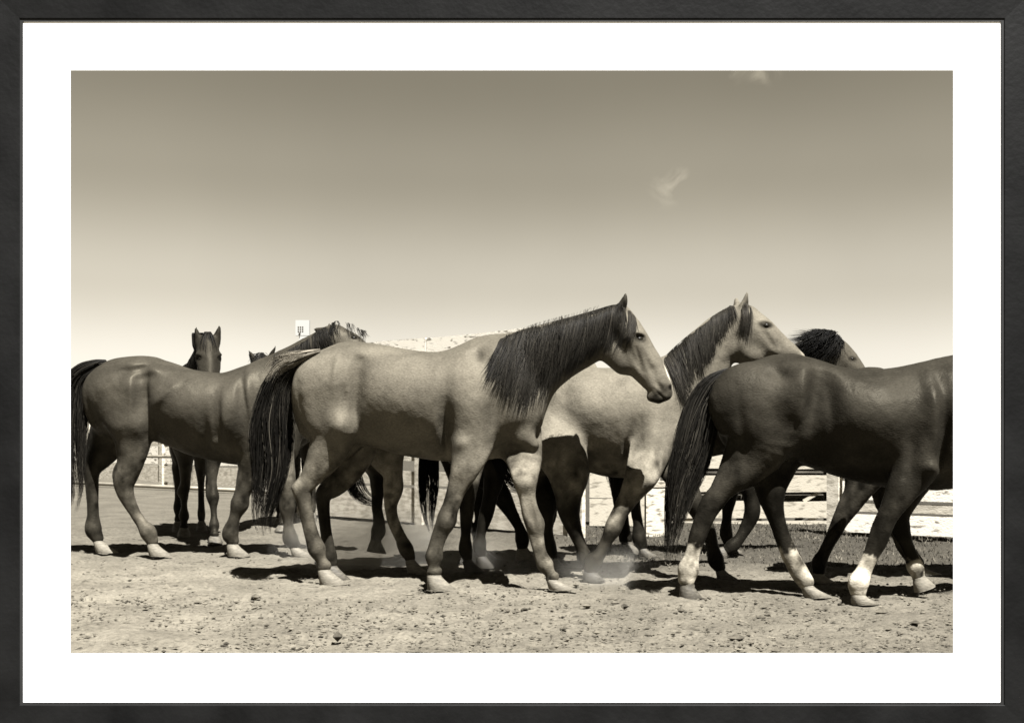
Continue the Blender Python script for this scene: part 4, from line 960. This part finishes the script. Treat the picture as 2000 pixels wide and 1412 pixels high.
# two more horses further back, built to the same proportions as the middle one and turned
def back_horse(label, x, y, rz, coat, sc, hm=None, headup=0, spl=1.0):
    import copy
    s = shift(A, (1, 0), (1, 0), label=label, coat=coat, h=.015, Y=(570, 7.5, 1210, 7.5))
    for l, yy in zip(s['legs'], (7.4, 7.62, 7.4, 7.6)): l['Y'] = yy; l['dark'] = (.2, .6, .03); l['hm'] = None
    s['paint'] = [(1246,664,15,9,10,.02,.5),(1290,770,24,20,0,.03,.6),(1216,592,12,24,10,.03,.5)]
    s['mane'] = [dict(s['mane'][0], n=500, clumps=40, rad=.004, base=.02), dict(name='forelock', roots=[(1212,600),(1216,600),(1222,603)], ends=[(1252,636),(1262,655),(1258,645)], n=70, base=.02, clumps=14, rad=.004, bow=3, hug=False, ylat=.035)]
    s['tail'] = [dict(s['tail'][0], n=400, rad=.005, base=.02)]
    s['ears'] = [dict(y=q, pts=[(1206,630,10,9,0),(1209,612,11,10,q*.1*spl),(1211,596,9,8,q*.35*spl),(1213,578,2.5,2.5,q*.8*spl)], cup=None) for q in (-.075, .075)]
    s['head'] = [(a_, b_, c_, d_*1.02) for a_, b_, c_, d_ in s['head']]
    if headup:
        s['neck'] = [(p[0]-headup*i*.9, p[1]-headup*i, *p[2:]) for i, p in enumerate(s['neck'])]
    r = horse(s)
    r.location = (x, y, 0); r.rotation_euler = (0, 0, rz); r.scale = (sc, sc, sc)
    return r

for sp in (A, B, C, D, J, K, H, Lh):
    horse(sp)
E_ = back_horse('dark bay horse facing the camera with pricked ears over the left horse', -3.08, 11.42, math.radians(-70), .030, 1.035, spl=.35)
F_ = back_horse('horse behind the left one of which only two ears and forehead show', -2.41, 12.9, math.radians(-92), .030, .995, spl=1.1)

# ------------------------------------------------------------------ dust kicked up by the hooves
def dust_puff(c, r, dens, label):
    m = bpy.data.materials.new('dust_air'); m.use_nodes = True; Nn = m.node_tree.nodes; Ll = m.node_tree.links
    Nn.remove(Nn['Principled BSDF']); v = Nn.new('ShaderNodeVolumePrincipled'); v.inputs['Color'].default_value = (.80, .76, .66, 1)
    t = Nn.new('ShaderNodeTexCoord'); z = Nn.new('ShaderNodeTexNoise'); z.inputs['Scale'].default_value = 3.2; z.inputs['Detail'].default_value = 3
    Ll.new(t.outputs['Object'], z.inputs['Vector'])
    ln = Nn.new('ShaderNodeVectorMath'); ln.operation = 'DIVIDE'; ln.inputs[1].default_value = r; Ll.new(t.outputs['Object'], ln.inputs[0])
    l2 = Nn.new('ShaderNodeVectorMath'); l2.operation = 'LENGTH'; Ll.new(ln.outputs[0], l2.inputs[0])
    fo = Nn.new('ShaderNodeMapRange'); fo.inputs[1].default_value = 1; fo.inputs[2].default_value = .2; fo.inputs[3].default_value = 0; fo.inputs[4].default_value = 1; fo.interpolation_type = 'SMOOTHSTEP'
    Ll.new(l2.outputs['Value'], fo.inputs[0])
    nr = Nn.new('ShaderNodeMapRange'); nr.inputs[1].default_value = .36; nr.inputs[2].default_value = .64; Ll.new(z.outputs[0], nr.inputs[0])
    a = Nn.new('ShaderNodeMath'); a.operation = 'MULTIPLY'; Ll.new(fo.outputs[0], a.inputs[0]); Ll.new(nr.outputs[0], a.inputs[1])
    b = Nn.new('ShaderNodeMath'); b.operation = 'MULTIPLY'; b.inputs[1].default_value = dens; Ll.new(a.outputs[0], b.inputs[0]); Ll.new(b.outputs[0], v.inputs['Density'])
    Ll.new(v.outputs[0], Nn['Material Output'].inputs['Volume'])
    vv = []; ff = []; K = 20
    for i in range(11):
        th = math.pi*i/10
        for k in range(K): vv.append((r[0]*math.sin(th)*math.cos(2*math.pi*k/K), r[1]*math.sin(th)*math.sin(2*math.pi*k/K), r[2]*math.cos(th)))
    for i in range(10):
        for k in range(K): ff.append((i*K+k, (i+1)*K+k, (i+1)*K+(k+1) % K, i*K+(k+1) % K))
    o = mesh_obj('dust', vv, ff, m); o.location = c; tag(o, label, None, None, 'stuff')
dust_puff(P(735, 1075, 8.6), (.85, .75, .42), 2.3, 'thin pale dust hanging between the legs of the middle horse')
dust_puff(P(1215, 1115, 7.5), (.55, .35, .20), .9, 'dust kicked up behind the hind hoof of the dark right horse')
dust_puff(P(940, 1105, 8.3), (.5, .4, .25), 1.0, 'thin dust round the dark legs under the middle horse')
